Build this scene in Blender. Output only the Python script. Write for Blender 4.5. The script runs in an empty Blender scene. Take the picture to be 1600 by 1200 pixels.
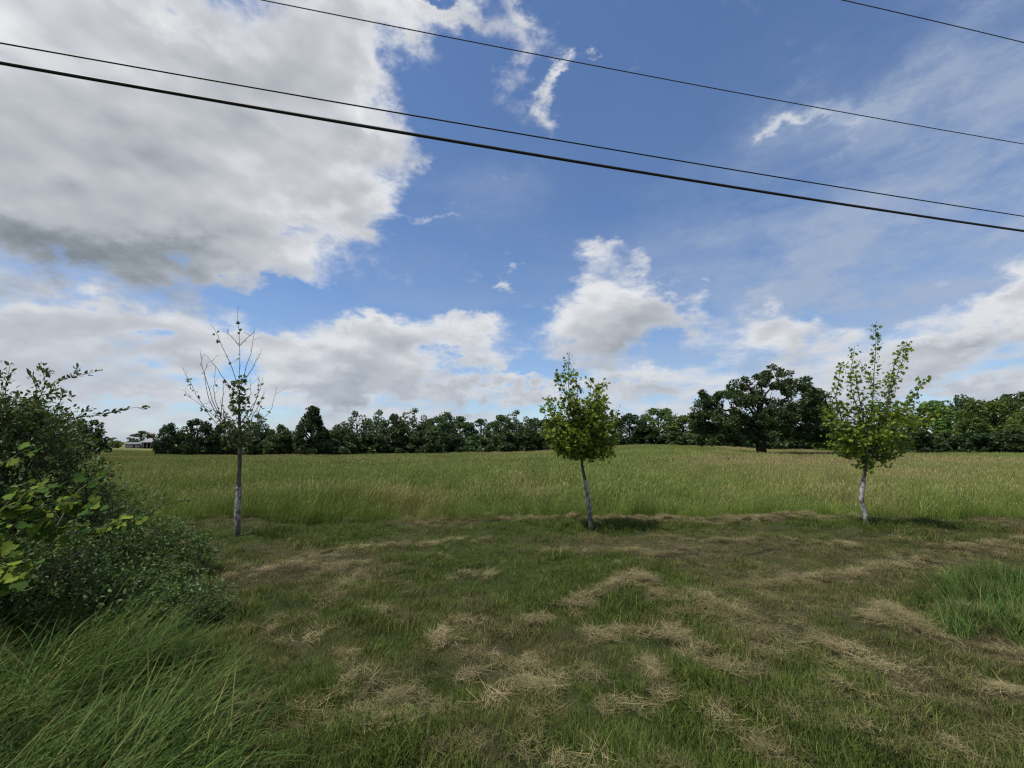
import bpy, math
import numpy as np

# ---------------------------------------------------------------- camera, light, sky
sc = bpy.context.scene
COL = sc.collection
FPX = 671.0                       # focal length in pixels of a 1600 px wide frame
EYE = 1.6
PITCH = math.atan(90.0 / FPX)
cam_d = bpy.data.cameras.new('camera')
cam_d.sensor_width = 36.0
cam_d.lens = 36.0 * FPX / 1600.0
cam_d.clip_start = 0.05
cam_d.clip_end = 9000.0
cam = bpy.data.objects.new('camera', cam_d)
COL.objects.link(cam)
cam.location = (0, 0, EYE)
cam.rotation_euler = (math.pi / 2 + PITCH, 0, 0)
sc.camera = cam

SUN_EL, SUN_AZ = math.radians(66), math.radians(-112)     # azimuth clockwise from +Y (the view direction)
SUN_DIR = np.array([math.sin(SUN_AZ) * math.cos(SUN_EL), math.cos(SUN_AZ) * math.cos(SUN_EL), math.sin(SUN_EL)])
sun_d = bpy.data.lights.new('sun', 'SUN')
sun_d.energy = 5.0
sun_d.angle = math.radians(0.6)
sun_d.color = (1.0, 0.95, 0.86)
sun = bpy.data.objects.new('sun', sun_d)
COL.objects.link(sun)
sun.rotation_euler = (math.pi / 2 - SUN_EL, 0, math.pi - SUN_AZ)

sc.view_settings.view_transform = 'Standard'
sc.view_settings.look = 'None'
sc.view_settings.exposure = 0.0
sc.view_settings.gamma = 1.0
sc.view_settings.use_curve_mapping = False
sc.cycles.max_bounces = 4
sc.cycles.adaptive_threshold = 0.02
sc.cycles.diffuse_bounces = 3
sc.cycles.glossy_bounces = 2
sc.cycles.transmission_bounces = 3
sc.cycles.use_denoising = True
sc.cycles.denoising_prefilter = 'NONE'
sc.cycles.filter_width = 1.25


def ray(x, y):
    """direction of a picture point (1600 x 1200 frame) in the world"""
    cp, sp = math.cos(PITCH), math.sin(PITCH)
    r = np.array([x - 800.0, FPX * cp - (600.0 - y) * sp, FPX * sp + (600.0 - y) * cp])
    return r / np.linalg.norm(r)


def azel(x, y):
    r = ray(x, y)
    return math.atan2(r[0], r[1]), math.asin(r[2])


def at(x, y, Y):
    r = ray(x, y)
    return np.array([0, 0, EYE]) + r * (Y / r[1])


class NT:
    """short hand for building node trees"""
    def __init__(self, tree):
        self.t = tree

    def new(self, typ, **kw):
        n = self.t.nodes.new(typ)
        for k, v in kw.items():
            setattr(n, k, v)
        return n

    def put(self, sock, v):
        if isinstance(v, bpy.types.NodeSocket):
            self.t.links.new(v, sock)
        elif v is not None:
            sock.default_value = v

    def m(self, op, a, b=None, c=None, clamp=False):
        n = self.new('ShaderNodeMath', operation=op, use_clamp=clamp)
        for i, v in enumerate((a, b, c)):
            self.put(n.inputs[i], v)
        return n.outputs[0]

    def v(self, op, a, b=None, c=None):
        n = self.new('ShaderNodeVectorMath', operation=op)
        for i, v in enumerate((a, b, c)):
            if op == 'SCALE' and i == 1:
                self.put(n.inputs['Scale'], v)
            else:
                self.put(n.inputs[i], v)
        return n.outputs['Value'] if op in ('DOT_PRODUCT', 'LENGTH') else n.outputs[0]

    def noise(self, vec, scale, detail=6, rough=0.55, out='Fac', dist=0.0):
        n = self.new('ShaderNodeTexNoise')
        self.put(n.inputs['Vector'], vec)
        n.inputs['Scale'].default_value = scale
        n.inputs['Detail'].default_value = detail
        n.inputs['Roughness'].default_value = rough
        n.inputs['Distortion'].default_value = dist
        return n.outputs[out]

    def ss(self, x, lo, hi, to0=0.0, to1=1.0):
        n = self.new('ShaderNodeMapRange', interpolation_type='SMOOTHSTEP')
        for i, v in enumerate((x, lo, hi, to0, to1)):
            self.put(n.inputs[i], v)
        return n.outputs[0]

    def mix(self, f, a, b, blend='MIX'):
        n = self.new('ShaderNodeMix', data_type='RGBA', blend_type=blend)
        self.put(n.inputs['Factor'], f)
        cs = [s for s in n.inputs if s.type == 'RGBA']
        self.put(cs[0], a if isinstance(a, bpy.types.NodeSocket) else (*a, 1.0) if len(a) == 3 else a)
        self.put(cs[1], b if isinstance(b, bpy.types.NodeSocket) else (*b, 1.0) if len(b) == 3 else b)
        return [s for s in n.outputs if s.type == 'RGBA'][0]

    def xyz(self, x, y, z):
        n = self.new('ShaderNodeCombineXYZ')
        for i, v in enumerate((x, y, z)):
            self.put(n.inputs[i], v)
        return n.outputs[0]

    def sep(self, v):
        n = self.new('ShaderNodeSeparateXYZ')
        self.put(n.inputs[0], v)
        return n.outputs


SKY_STRENGTH = 0.125


def build_sky():
    w = bpy.data.worlds.new('World')
    sc.world = w
    w.use_nodes = True
    w.cycles.sampling_method = 'MANUAL'
    w.cycles.sample_map_resolution = 512
    t = NT(w.node_tree)
    w.node_tree.nodes.clear()
    sky = t.new('ShaderNodeTexSky', sky_type='NISHITA')
    sky.sun_disc = False
    sky.sun_elevation = SUN_EL
    sky.sun_rotation = SUN_AZ
    sky.altitude = 250.0
    sky.air_density = 1.0
    sky.dust_density = 0.25
    sky.ozone_density = 2.2
    d = t.new('ShaderNodeTexCoord').outputs['Generated']
    sx, sy, sz = t.sep(d)
    az = t.m('ARCTAN2', sx, sy)
    el = t.m('ARCSINE', sz)
    # direction stretched so that clouds flatten towards the horizon
    elc = t.m('MAXIMUM', el, 0.0)
    dq = t.xyz(sx, sy, t.m('MULTIPLY', sz, 1.7))
    wob = t.v('SUBTRACT', t.noise(dq, 6.0, 6, 0.62, 'Color'), (0.5, 0.5, 0.5))
    fine = t.noise(dq, 17.0, 4, 0.62)
    wob = t.v('MULTIPLY', wob, (0.36, 0.30, 0.0))
    p2 = t.v('ADD', t.xyz(az, el, 0.0), wob)

    def field(blobs):
        """sum of soft lumps; second value: how far towards the lump's underside"""
        M = S = None
        for (x, y, rx, ry, amp, base) in blobs:
            a0, e0 = azel(x, y)
            a1, _ = azel(x + rx, y)
            a2, _ = azel(x - rx, y)
            _, e1 = azel(x, y - ry)
            _, e2 = azel(x, y + ry)
            sa, se = abs(a1 - a2) / 2, abs(e1 - e2) / 2
            q = t.v('MULTIPLY', t.v('SUBTRACT', p2, (a0, e0, 0.0)), (1 / sa, 1 / se, 0.0))
            wgt = t.m('POWER', 2.718, t.m('MULTIPLY', t.v('DOT_PRODUCT', q, q), -1.0))
            M = t.m('MULTIPLY', wgt, amp) if M is None else t.m('MULTIPLY_ADD', wgt, amp, M)
            if base:
                dn = t.m('MULTIPLY', t.v('DOT_PRODUCT', q, (0.25, -1.0, 0.0)), wgt)
                S = t.m('MULTIPLY', dn, base) if S is None else t.m('MULTIPLY_ADD', dn, base, S)
        return M, S

    cum = [  # x, y, rx, ry, strength, dark underside
        (60, 60, 420, 170, 1.0, 0.25), (330, 130, 300, 170, 1.0, 0.1), (120, 270, 330, 150, 1.1, 0.45),
        (470, 310, 125, 90, 0.9, 0.30), (545, 170, 70, 130, 0.75, 0.0), (700, 240, 60, 60, -0.35, 0), (520, 60, 90, 90, 0.6, 0.0), (200, 350, 230, 60, 0.5, 0.3),
        (60, 500, 170, 45, 0.9, 0.3), (215, 500, 75, 40, 0.65, 0.0), (350, 530, 90, 26, 0.6, 0.2), (60, 570, 170, 30, 0.5, 0.3), (420, 445, 190, 22, -0.5, 0), (700, 470, 60, 20, -0.3, 0), (735, 275, 40, 22, 0.42, 0), (690, 335, 40, 12, 0.40, 0),
        (520, 565, 110, 55, 0.95, 0.55), (610, 545, 70, 45, 0.85, 0.3), (735, 525, 45, 35, 0.85, 0.3),
        (950, 510, 92, 52, 1.15, 0.45), (910, 455, 50, 30, 0.52, 0.0), (1020, 480, 50, 34, 0.42, 0.1), (1080, 440, 40, 40, -0.3, 0),
        (930, 395, 38, 26, 0.62, 0.0), (773, 432, 18, 18, 0.5, 0.0), (985, 415, 32, 18, 0.52, 0.0),
        (870, 130, 22, 48, 0.62, 0.0), (880, 90, 30, 20, 0.5, 0.0), (935, 70, 14, 16, 0.4, 0.0), (690, 25, 60, 40, 0.62, 0.0), (800, 20, 36, 34, 0.52, 0.0),
        (1255, 192, 40, 18, 0.42, 0.0), (1330, 165, 50, 14, 0.32, 0.0),
        (1245, 535, 80, 34, 0.75, 0.35), (1560, 500, 110, 50, 0.9, 0.5), (1520, 560, 140, 34, 0.7, 0.3), (1400, 590, 90, 22, 0.5, 0.2),
        (715, 600, 26, 15, 0.95, 0.2), (762, 612, 18, 9, 0.8, 0.1), (812, 598, 32, 17, 0.95, 0.2), (862, 610, 20, 9, 0.7, 0.1), (1000, 603, 52, 14, 0.85, 0.2), (640, 596, 26, 10, 0.7, 0.1), (780, 575, 70, 12, -0.35, 0),
        (620, 60, 30, 30, 0.45, 0), (655, 15, 36, 22, 0.46, 0), (650, 230, 30, 30, 0.42, 0), (720, 60, 60, 40, 0.26, 0), (790, 100, 30, 40, 0.36, 0), (590, 610, 80, 12, 0.5, 0.2),
        (1130, 620, 130, 16, 0.5, 0.2), (200, 620, 160, 16, 0.5, 0.2), (440, 610, 60, 20, 0.5, 0.2),
    ]
    M, S = field(cum)
    # a scatter of the same clouds all round the horizon, outside the frame too
    far_n = t.noise(t.xyz(sx, sy, t.m('MULTIPLY', sz, 3.6)), 8.0, 5, 0.55)
    low = t.m('POWER', 2.718, t.m('MULTIPLY', t.m('POWER', t.m('DIVIDE', elc, 0.20), 2.0), -1.0))
    M = t.m('ADD', M, t.m('MULTIPLY', low, t.m('MULTIPLY_ADD', far_n, 2.8, -0.88)))
    away = t.ss(t.m('ABSOLUTE', az), 1.0, 1.5)                 # behind the camera: the same broken cloud
    up = t.ss(el, 0.85, 1.15)
    rest = t.m('MAXIMUM', away, up)
    M = t.m('MULTIPLY_ADD', t.m('MULTIPLY', rest, t.ss(t.noise(dq, 2.2, 3, 0.5), 0.42, 0.62)), 0.8, M)

    n1 = t.noise(dq, 7.5, 7, 0.60)
    shift = Vscale((SUN_DIR[0] * 0.8, SUN_DIR[1] * 0.4, 1.1), 0.03)
    r0 = t.noise(dq, 4.6, 3, 0.5)
    r1 = t.noise(t.v('ADD', dq, shift), 4.6, 3, 0.5)
    D = t.m('ADD', M, t.m('MULTIPLY_ADD', n1, 1.25, -0.98))
    D = t.m('MULTIPLY_ADD', t.m('SUBTRACT', fine, 0.5), 0.55, D)
    alpha = t.ss(D, -0.20, 0.46)
    thick = t.ss(D, 0.05, 0.95)
    relief = t.m('SUBTRACT', r0, r1)
    br = t.m('MULTIPLY_ADD', t.m('SUBTRACT', n1, 0.5), 0.42, t.m('MULTIPLY_ADD', relief, 1.4, 0.98))
    br = t.m('MULTIPLY_ADD', thick, -0.26, br)
    big = t.noise(dq, 3.0, 4, 0.5)
    br = t.m('MULTIPLY_ADD', t.m('SUBTRACT', big, 0.5), 0.55, br)
    br = t.m('MULTIPLY_ADD', t.m('ADD', S, field([(130, 390, 300, 50, 0.75, 0), (150, 250, 280, 80, 0.34, 0), (330, 110, 180, 60, 0.10, 0), (520, 605, 130, 16, 0.4, 0), (960, 555, 90, 18, 0.35, 0), (1540, 545, 130, 20, 0.4, 0), (330, 160, 200, 60, 0.15, 0)])[0]), -0.62, br)
    br = t.m('MULTIPLY_ADD', t.m('MULTIPLY', low, t.m('SUBTRACT', far_n, 0.5)), 0.8, br)
    br = t.m('MINIMUM', t.m('MAXIMUM', br, 0.0), 1.0)
    cr = t.new('ShaderNodeValToRGB')
    t.put(cr.inputs[0], br)
    e = cr.color_ramp.elements
    e[0].position, e[0].color = 0.0, (0.17, 0.20, 0.225, 1)
    e[1].position, e[1].color = 1.0, (0.80, 0.81, 0.83, 1)
    for pos, c in ((0.25, (0.28, 0.31, 0.345, 1)), (0.5, (0.42, 0.45, 0.49, 1)), (0.75, (0.57, 0.59, 0.63, 1))):
        k = e.new(pos)
        k.color = c
    cloud = t.v('SCALE', cr.outputs[0], 1.0 / SKY_STRENGTH)
    # thin high veil, streaky, thicker to the right and low down
    streak = t.noise(t.v('MULTIPLY', t.v('ADD', d, wob), (2.0, 2.0, 6.0)), 2.0, 5, 0.6)
    veilM, _ = field([(1450, 380, 420, 230, 0.95, 0), (1150, 480, 320, 120, 0.6, 0), (1330, 160, 160, 50, 0.35, 0), (760, 290, 90, 60, 0.3, 0),
                      (1560, 120, 220, 140, 0.6, 0), (1300, 165, 90, 22, 0.7, 0), (650, 470, 300, 60, 0.25, 0)])
    veil = t.m('MULTIPLY', t.m('ADD', veilM, t.m('MULTIPLY', t.m('POWER', 2.718, t.m('MULTIPLY', elc, -9.0)), 0.95)), t.m('MULTIPLY_ADD', streak, 2.6, -0.75))
    veil = t.m('MINIMUM', t.m('MAXIMUM', veil, 0.0), 0.85)
    base = t.v('MULTIPLY', sky.outputs[0], SKY_TINT)
    c = t.mix(veil, base, tuple(x / SKY_STRENGTH for x in (0.37, 0.45, 0.60)))
    hz = t.m('MULTIPLY', t.m('POWER', 2.718, t.m('MULTIPLY', elc, -6.5)), 0.72)     # distance pales the low clouds
    cloud = t.mix(hz, cloud, tuple(x / SKY_STRENGTH for x in (0.43, 0.49, 0.58)))
    c = t.mix(alpha, c, cloud)
    bg = t.new('ShaderNodeBackground')
    t.put(bg.inputs[0], c)
    bg.inputs[1].default_value = SKY_STRENGTH
    out = t.new('ShaderNodeOutputWorld')
    t.t.links.new(bg.outputs[0], out.inputs[0])


SKY_TINT = (0.88, 0.98, 1.12)


def Vscale(v, s):
    return tuple(x * s for x in v)


build_sky()

# ---------------------------------------------------------------- numpy helpers
RNG = np.random.default_rng(7)


def hash2(ix, iy, seed):
    h = (ix.astype(np.int64) * 374761393 + iy.astype(np.int64) * 668265263 + seed * 974711) & 0xffffffff
    h = ((h ^ (h >> 13)) * 1274126177) & 0xffffffff
    return ((h ^ (h >> 16)) & 0xffff) / 65535.0


def vnoise(x, y, seed=0):
    x0, y0 = np.floor(x), np.floor(y)
    fx, fy = x - x0, y - y0
    fx, fy = fx * fx * (3 - 2 * fx), fy * fy * (3 - 2 * fy)
    x0, y0 = x0.astype(np.int64), y0.astype(np.int64)
    a, b = hash2(x0, y0, seed), hash2(x0 + 1, y0, seed)
    c, d = hash2(x0, y0 + 1, seed), hash2(x0 + 1, y0 + 1, seed)
    return (a * (1 - fx) + b * fx) * (1 - fy) + (c * (1 - fx) + d * fx) * fy


def fbm(x, y, seed=0, octv=4):
    s, a, t = 0.0, 1.0, 0.0
    for k in range(octv):
        s = s + a * vnoise(x * 2 ** k + 17.3 * k, y * 2 ** k - 9.1 * k, seed + k)
        t += a
        a *= 0.5
    return s / t


def sstep(a, b, x):
    t = np.clip((x - a) / (b - a), 0, 1)
    return t * t * (3 - 2 * t)


# the lie of the land: level verge, field falling away to the left, a low swell right of the middle
TU = np.array([-3.0, -1.3, -0.95, -0.75, -0.40, 0.00, 0.16, 0.30, 0.45, 0.60, 0.80, 1.20, 3.0])
TZ = np.array([-1.2, -1.0, -1.00, -1.60, -1.55, -1.0, -0.25, 0.50, 0.30, -0.45, -0.6, -0.7, -0.7])


def flat_hit(x, y):
    r = ray(x, y)
    return r[0] * EYE / -r[2], r[1] * EYE / -r[2]


PITS = [(*flat_hit(x, y), rx, ry, dp) for x, y, rx, ry, dp in ((800, 1016, .13, .10, .16), (588, 1074, .11, .10, .15), (335, 968, .2, .15, .12), (660, 1100, .08, .08, .10),
                                                           (1200, 1015, .10, .08, .08), (1175, 1085, .09, .08, .10), (830, 1190, .10, .08, .12), (1440, 940, .12, .1, .08))]


def terrain(x, y):
    x, y = np.asarray(x, float), np.asarray(y, float)
    u = x / np.maximum(y, 6.0)
    z = np.interp(u, TU, TZ) * sstep(10, 95, y)
    near = 1 - sstep(14, 40, np.hypot(x, y))
    z = z + near * ((fbm(x * 0.55, y * 0.55, 3, 3) - 0.5) * 0.14 + (fbm(x * 2.3, y * 2.3, 5, 3) - 0.5) * 0.15 + (fbm(x * 6.0, y * 6.0, 15, 2) - 0.5) * 0.05)
    for px_, py_, rx, ry, dp in PITS:                     # burrows and hoof holes in the verge
        z = z - dp * np.exp(-(((x - px_) / rx) ** 2 + ((y - py_) / ry) ** 2))
    return z + sstep(15, 60, y) * (fbm(x * 0.05, y * 0.05, 9, 3) - 0.5) * 0.35


def ground(x, y):
    """where the sight line through a picture point meets the land"""
    r = ray(x, y)
    Y = 2.0
    for _ in range(60):
        Y = Y * 0.5 + 0.5 * min(400.0, max(1.0, (float(terrain(r[0] / r[1] * Y, Y)) - EYE) / (r[2] / r[1])) if r[2] < 0 else 400.0)
    return np.array([r[0] / r[1] * Y, Y, float(terrain(r[0] / r[1] * Y, Y))])


def to_px(P):
    P = np.asarray(P, float)
    cp, sp = math.cos(PITCH), math.sin(PITCH)
    x, y, z = P[..., 0], P[..., 1], P[..., 2] - EYE
    dep = np.maximum(y * cp + z * sp, 1e-3)
    return 800 + FPX * x / dep, 600 - FPX * (z * cp - y * sp) / dep


def mesh(name, V, F, mat=None, pt=None, smooth=False):
    """V (n,3), F an (m,k) array or a list of them; pt: per point float attributes"""
    Fs = [f for f in (F if isinstance(F, list) else [F]) if len(f)]
    me = bpy.data.meshes.new(name)
    V = np.asarray(V, np.float32)
    me.vertices.add(len(V))
    me.vertices.foreach_set('co', V.ravel())
    idx = np.concatenate([np.asarray(f, np.int32).ravel() for f in Fs])
    tot = np.concatenate([np.full(len(f), np.asarray(f).shape[1], np.int32) for f in Fs])
    me.loops.add(len(idx))
    me.loops.foreach_set('vertex_index', idx)
    me.polygons.add(len(tot))
    st = np.zeros(len(tot), np.int32)
    st[1:] = np.cumsum(tot)[:-1]
    me.polygons.foreach_set('loop_start', st)
    me.polygons.foreach_set('loop_total', tot)
    if smooth:
        me.polygons.foreach_set('use_smooth', np.ones(len(tot), bool))
    for k, a in (pt or {}).items():
        me.attributes.new(k, 'FLOAT', 'POINT').data.foreach_set('value', np.asarray(a, np.float32))
    me.update(calc_edges=True)
    if mat:
        me.materials.append(mat)
    return me


def obj(name, me, parent=None, loc=(0, 0, 0)):
    o = bpy.data.objects.new(name, me)
    COL.objects.link(o)
    o.location = loc
    if parent:
        o.parent = parent
    return o


def tag(o, label=None, cat=None, group=None, kind=None):
    for k, v in (('label', label), ('category', cat), ('group', group), ('kind', kind)):
        if v:
            o[k] = v
    return o


def thing(name, loc, label, cat, group=None):
    o = bpy.data.objects.new(name, None)
    COL.objects.link(o)
    o.location = loc
    o.empty_display_size = 0.2
    return tag(o, label, cat, group)


class Geo:
    def __init__(self):
        self.V, self.F3, self.F4, self.A, self.n = [], [], [], {}, 0

    def add(self, V, F, **att):
        V = np.asarray(V, float).reshape(-1, 3)
        F = np.asarray(F, int)
        (self.F3 if F.shape[1] == 3 else self.F4).append(F + self.n)
        self.V.append(V)
        for k, a in att.items():
            self.A.setdefault(k, []).append(np.broadcast_to(np.asarray(a, float), (len(V),)))
        self.n += len(V)
        return self

    def build(self, name, mat, smooth=False):
        F = [np.concatenate(f) for f in (self.F3, self.F4) if f]
        return mesh(name, np.concatenate(self.V), F, mat, {k: np.concatenate(a) for k, a in self.A.items()}, smooth)

    def tube(self, pts, rad, sides=6, cap=True):
        pts = np.asarray(pts, float)
        rad = np.broadcast_to(np.asarray(rad, float), (len(pts),))
        T = np.gradient(pts, axis=0)
        T /= np.linalg.norm(T, axis=1, keepdims=True) + 1e-9
        ref = np.array([0.31, 0.93, 0.2]) if abs(T[0][2]) > 0.6 else np.array([0, 0, 1.0])
        A = np.cross(T, ref)
        A /= np.linalg.norm(A, axis=1, keepdims=True) + 1e-9
        B = np.cross(T, A)
        th = np.arange(sides) / sides * 2 * math.pi
        V = pts[:, None] + rad[:, None, None] * (np.cos(th)[None, :, None] * A[:, None] + np.sin(th)[None, :, None] * B[:, None])
        n = len(pts)
        i, j = np.meshgrid(np.arange(n - 1), np.arange(sides), indexing='ij')
        a, b = i * sides + j, i * sides + (j + 1) % sides
        F = np.stack([a, b, b + sides, a + sides], -1).reshape(-1, 4)
        self.add(V.reshape(-1, 3), F)
        if cap:
            c = np.vstack([V[-1], pts[-1:] + T[-1] * rad[-1] * 0.3])
            self.add(c, [[k, (k + 1) % sides, sides] for k in range(sides)])
        return self


def curve(pts, n):
    """smooth path through a few points"""
    pts = np.asarray(pts, float)
    if len(pts) == 2:
        return pts[0] + (pts[1] - pts[0]) * np.linspace(0, 1, n)[:, None]
    P = np.vstack([2 * pts[0] - pts[1], pts, 2 * pts[-1] - pts[-2]])
    out = []
    for s in np.linspace(0, len(pts) - 1, n):
        k = min(int(s), len(pts) - 2)
        t = s - k
        a, b, c, d = P[k:k + 4]
        out.append(0.5 * (2 * b + (c - a) * t + (2 * a - 5 * b + 4 * c - d) * t * t + (3 * b - a - 3 * c + d) * t ** 3))
    return np.array(out)


# leaf outlines in the leaf's plane: x across, y along; z gives fold and droop
LEAF_SIMPLE = (np.array([[0, 0, 0], [0.27, 0.42, 0.07], [0, 1, -0.06], [-0.27, 0.42, 0.07]]), np.array([[0, 1, 2], [0, 2, 3]]))
LEAF_OVAL = (np.array([[0, 0, 0], [0.2, 0.25, 0.05], [0.22, 0.6, 0.05], [0, 1, -0.05], [-0.22, 0.6, 0.05], [-0.2, 0.25, 0.05]]),
             np.array([[0, 1, 2], [0, 2, 3], [0, 3, 4], [0, 4, 5]]))
LEAF_MAPLE = (np.array([[0, 0, 0], [.30, .08, .03], [.52, .42, -.05], [.22, .45, .05], [.30, .85, -.02], [0, .62, .0], [0, 1.05, -.1],
                        [-.30, .85, -.02], [-.22, .45, .05], [-.52, .42, -.05], [-.30, .08, .03]]),
              np.array([[0, 1, 2], [0, 2, 3], [0, 3, 4], [0, 4, 5], [0, 5, 6], [0, 6, 5], [0, 5, 7], [0, 7, 8], [0, 8, 9], [0, 9, 10]])[[0, 1, 2, 3, 4, 6, 7, 8, 9]])
CLUMP = (np.array([[0, 0, 0], [.45, .2, .1], [.30, .55, -.05], [.5, .9, .1], [0, .75, -.1], [-.15, 1.1, .1], [-.4, .7, .0], [-.5, .25, .15]]),
         np.array([[0, 1, 2], [2, 3, 4], [0, 2, 4], [4, 5, 6], [0, 4, 6], [0, 6, 7]]))


def leaves(geo, P, size, rng, shape=LEAF_SIMPLE, up=0.5, heading=None, droop=0.2, spread=1.0):
    """put leaves at the points P; attribute r is one random number per leaf"""
    P = np.asarray(P, float)
    n = len(P)
    if not n:
        return
    h = rng.normal(size=(n, 3)) * spread
    if heading is not None:
        h = h + heading
    h[:, 2] -= droop
    h /= np.linalg.norm(h, axis=1, keepdims=True) + 1e-9
    nn = rng.normal(size=(n, 3)) * (1 - up)
    nn[:, 2] += up * 1.6
    side = np.cross(h, nn)
    side /= np.linalg.norm(side, axis=1, keepdims=True) + 1e-9
    nrm = np.cross(side, h)
    s = (size * rng.uniform(0.45, 1.4, n))[:, None, None]
    LV, LF = shape
    V = P[:, None] + s * (LV[None, :, 0:1] * side[:, None] + LV[None, :, 1:2] * h[:, None] + LV[None, :, 2:3] * nrm[:, None])
    F = (LF[None] + (np.arange(n) * len(LV))[:, None, None]).reshape(-1, 3)
    geo.add(V.reshape(-1, 3), F, r=np.repeat(rng.uniform(0, 1, n), len(LV)))


# ---------------------------------------------------------------- materials
def new_mat(name):
    m = bpy.data.materials.new(name)
    m.use_nodes = True
    m.node_tree.nodes.clear()
    return m, NT(m.node_tree)


def finish(t, shader):
    o = t.new('ShaderNodeOutputMaterial')
    t.t.links.new(shader, o.inputs[0])


def principled(t, color, rough=0.7, spec=0.3, bump=None):
    b = t.new('ShaderNodeBsdfPrincipled')
    t.put(b.inputs['Base Color'], color if isinstance(color, bpy.types.NodeSocket) else (*color, 1))
    t.put(b.inputs['Roughness'], rough)
    b.inputs['Specular IOR Level'].default_value = spec
    if bump is not None:
        t.put(b.inputs['Normal'], bump)
    return b.outputs[0]


def attr(t, name, typ='GEOMETRY'):
    n = t.new('ShaderNodeAttribute', attribute_name=name, attribute_type=typ)
    return n.outputs['Fac']


def leaf_mat(name, dark, light, transl=0.28, rough=0.5, spec=0.35, obvar=0.25, tipcol=None):
    """foliage: colour differs leaf by leaf (r) and plant by plant"""
    m, t = new_mat(name)
    r = attr(t, 'r')
    c = t.mix(r, dark, light)
    rnd = t.new('ShaderNodeObjectInfo').outputs['Random']
    hsv = t.new('ShaderNodeHueSaturation')
    t.put(hsv.inputs['Color'], c)
    t.put(hsv.inputs['Value'], t.m('MULTIPLY_ADD', rnd, 2 * obvar, 1 - obvar))
    t.put(hsv.inputs['Hue'], t.m('MULTIPLY_ADD', rnd, 0.03, 0.485))
    c = hsv.outputs[0]
    tr = t.new('ShaderNodeBsdfTranslucent')
    t.put(tr.inputs[0], t.mix(0.5, c, (0.16, 0.22, 0.02)))
    mx = t.new('ShaderNodeMixShader')
    mx.inputs[0].default_value = transl
    t.t.links.new(principled(t, c, rough, spec), mx.inputs[1])
    t.t.links.new(tr.outputs[0], mx.inputs[2])
    finish(t, mx.outputs[0])
    return m


def blade_mat(name, green0, green1, dry0, dry1, transl=0.25, head=None):
    """grass: 'tint' of the tuft moves it from green to dry, r differs blade by blade, h marks seed heads"""
    m, t = new_mat(name)
    r = attr(t, 'r')
    tint = attr(t, 'tint', 'INSTANCER')
    r2 = t.m('FRACT', t.m('MULTIPLY', r, 7.31))
    f = t.m('MULTIPLY_ADD', t.m('SUBTRACT', r2, 0.5), 0.8, tint, clamp=True)
    c = t.mix(t.ss(f, 0.15, 0.85), t.mix(r, green0, green1), t.mix(r, dry0, dry1))
    if head:
        c = t.mix(t.m('MULTIPLY', attr(t, 'h'), t.m('MULTIPLY_ADD', tint, 0.6, 0.4)), c, t.mix(r, head[0], head[1]))
    rnd = t.new('ShaderNodeObjectInfo').outputs['Random']
    c = t.v('SCALE', c, t.m('MULTIPLY_ADD', rnd, 0.8, 0.6))
    tr = t.new('ShaderNodeBsdfTranslucent')
    t.put(tr.inputs[0], c)
    mx = t.new('ShaderNodeMixShader')
    mx.inputs[0].default_value = transl
    t.t.links.new(principled(t, c, 0.65, 0.12), mx.inputs[1])
    t.t.links.new(tr.outputs[0], mx.inputs[2])
    finish(t, mx.outputs[0])
    return m


def bark_mat(name, c0, c1, scale=14.0, stretch=0.25):
    m, t = new_mat(name)
    p = t.new('ShaderNodeNewGeometry').outputs['Position']
    n = t.noise(t.v('MULTIPLY', p, (1, 1, stretch)), scale, 6, 0.65)
    b = t.new('ShaderNodeBump')
    b.inputs['Strength'].default_value = 0.5
    b.inputs['Distance'].default_value = 0.02
    t.put(b.inputs['Height'], n)
    finish(t, principled(t, t.mix(t.ss(n, 0.3, 0.7), c0, c1), 0.9, 0.15, b.outputs[0]))
    return m


def plain_mat(name, c0, c1, scale=6.0, rough=0.7, spec=0.3):
    m, t = new_mat(name)
    p = t.new('ShaderNodeNewGeometry').outputs['Position']
    n = t.noise(p, scale, 6, 0.65)
    finish(t, principled(t, t.mix(t.ss(n, 0.3, 0.7), c0, c1), rough, spec))
    return m


M_BARK = bark_mat('bark_grey_brown', (0.05, 0.04, 0.03), (0.13, 0.11, 0.085))
M_OAKBARK = bark_mat('bark_oak', (0.02, 0.017, 0.013), (0.055, 0.045, 0.034), 3.0)
M_TWIG = bark_mat('bark_twig', (0.10, 0.075, 0.055), (0.17, 0.135, 0.10), 30.0)
M_GUARD, _t = new_mat('white_trunk_guard')
_p = _t.new('ShaderNodeNewGeometry').outputs['Position']
_n = _t.noise(_t.v('MULTIPLY', _p, (1, 1, 0.6)), 16.0, 5, 0.6)
_n2 = _t.noise(_p, 60.0, 3, 0.6)
finish(_t, principled(_t, _t.mix(_t.ss(_t.m('ADD', _n, _t.ss(_t.sep(_p)[2], 0.45, 0.02, 0.0, 0.14)), 0.45, 0.60), _t.mix(_n2, (0.25, 0.245, 0.23), (0.35, 0.34, 0.325)), (0.10, 0.088, 0.072)), 0.75, 0.25))
M_OAK = leaf_mat('oak_leaves', (0.022, 0.046, 0.016), (0.062, 0.100, 0.036), 0.16, 0.5, 0.2, 0.05)
M_HEDGE = leaf_mat('hedgerow_leaves', (0.040, 0.066, 0.032), (0.098, 0.140, 0.062), 0.18, 0.6, 0.15, 0.32)
M_DARKTREE = leaf_mat('dark_tree_leaves', (0.018, 0.038, 0.017), (0.044, 0.074, 0.030), 0.14, 0.6, 0.15, 0.15)
M_BRIGHT = leaf_mat('bright_tree_leaves', (0.065, 0.115, 0.028), (0.145, 0.215, 0.055), 0.26, 0.6, 0.15, 0.22)
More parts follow.
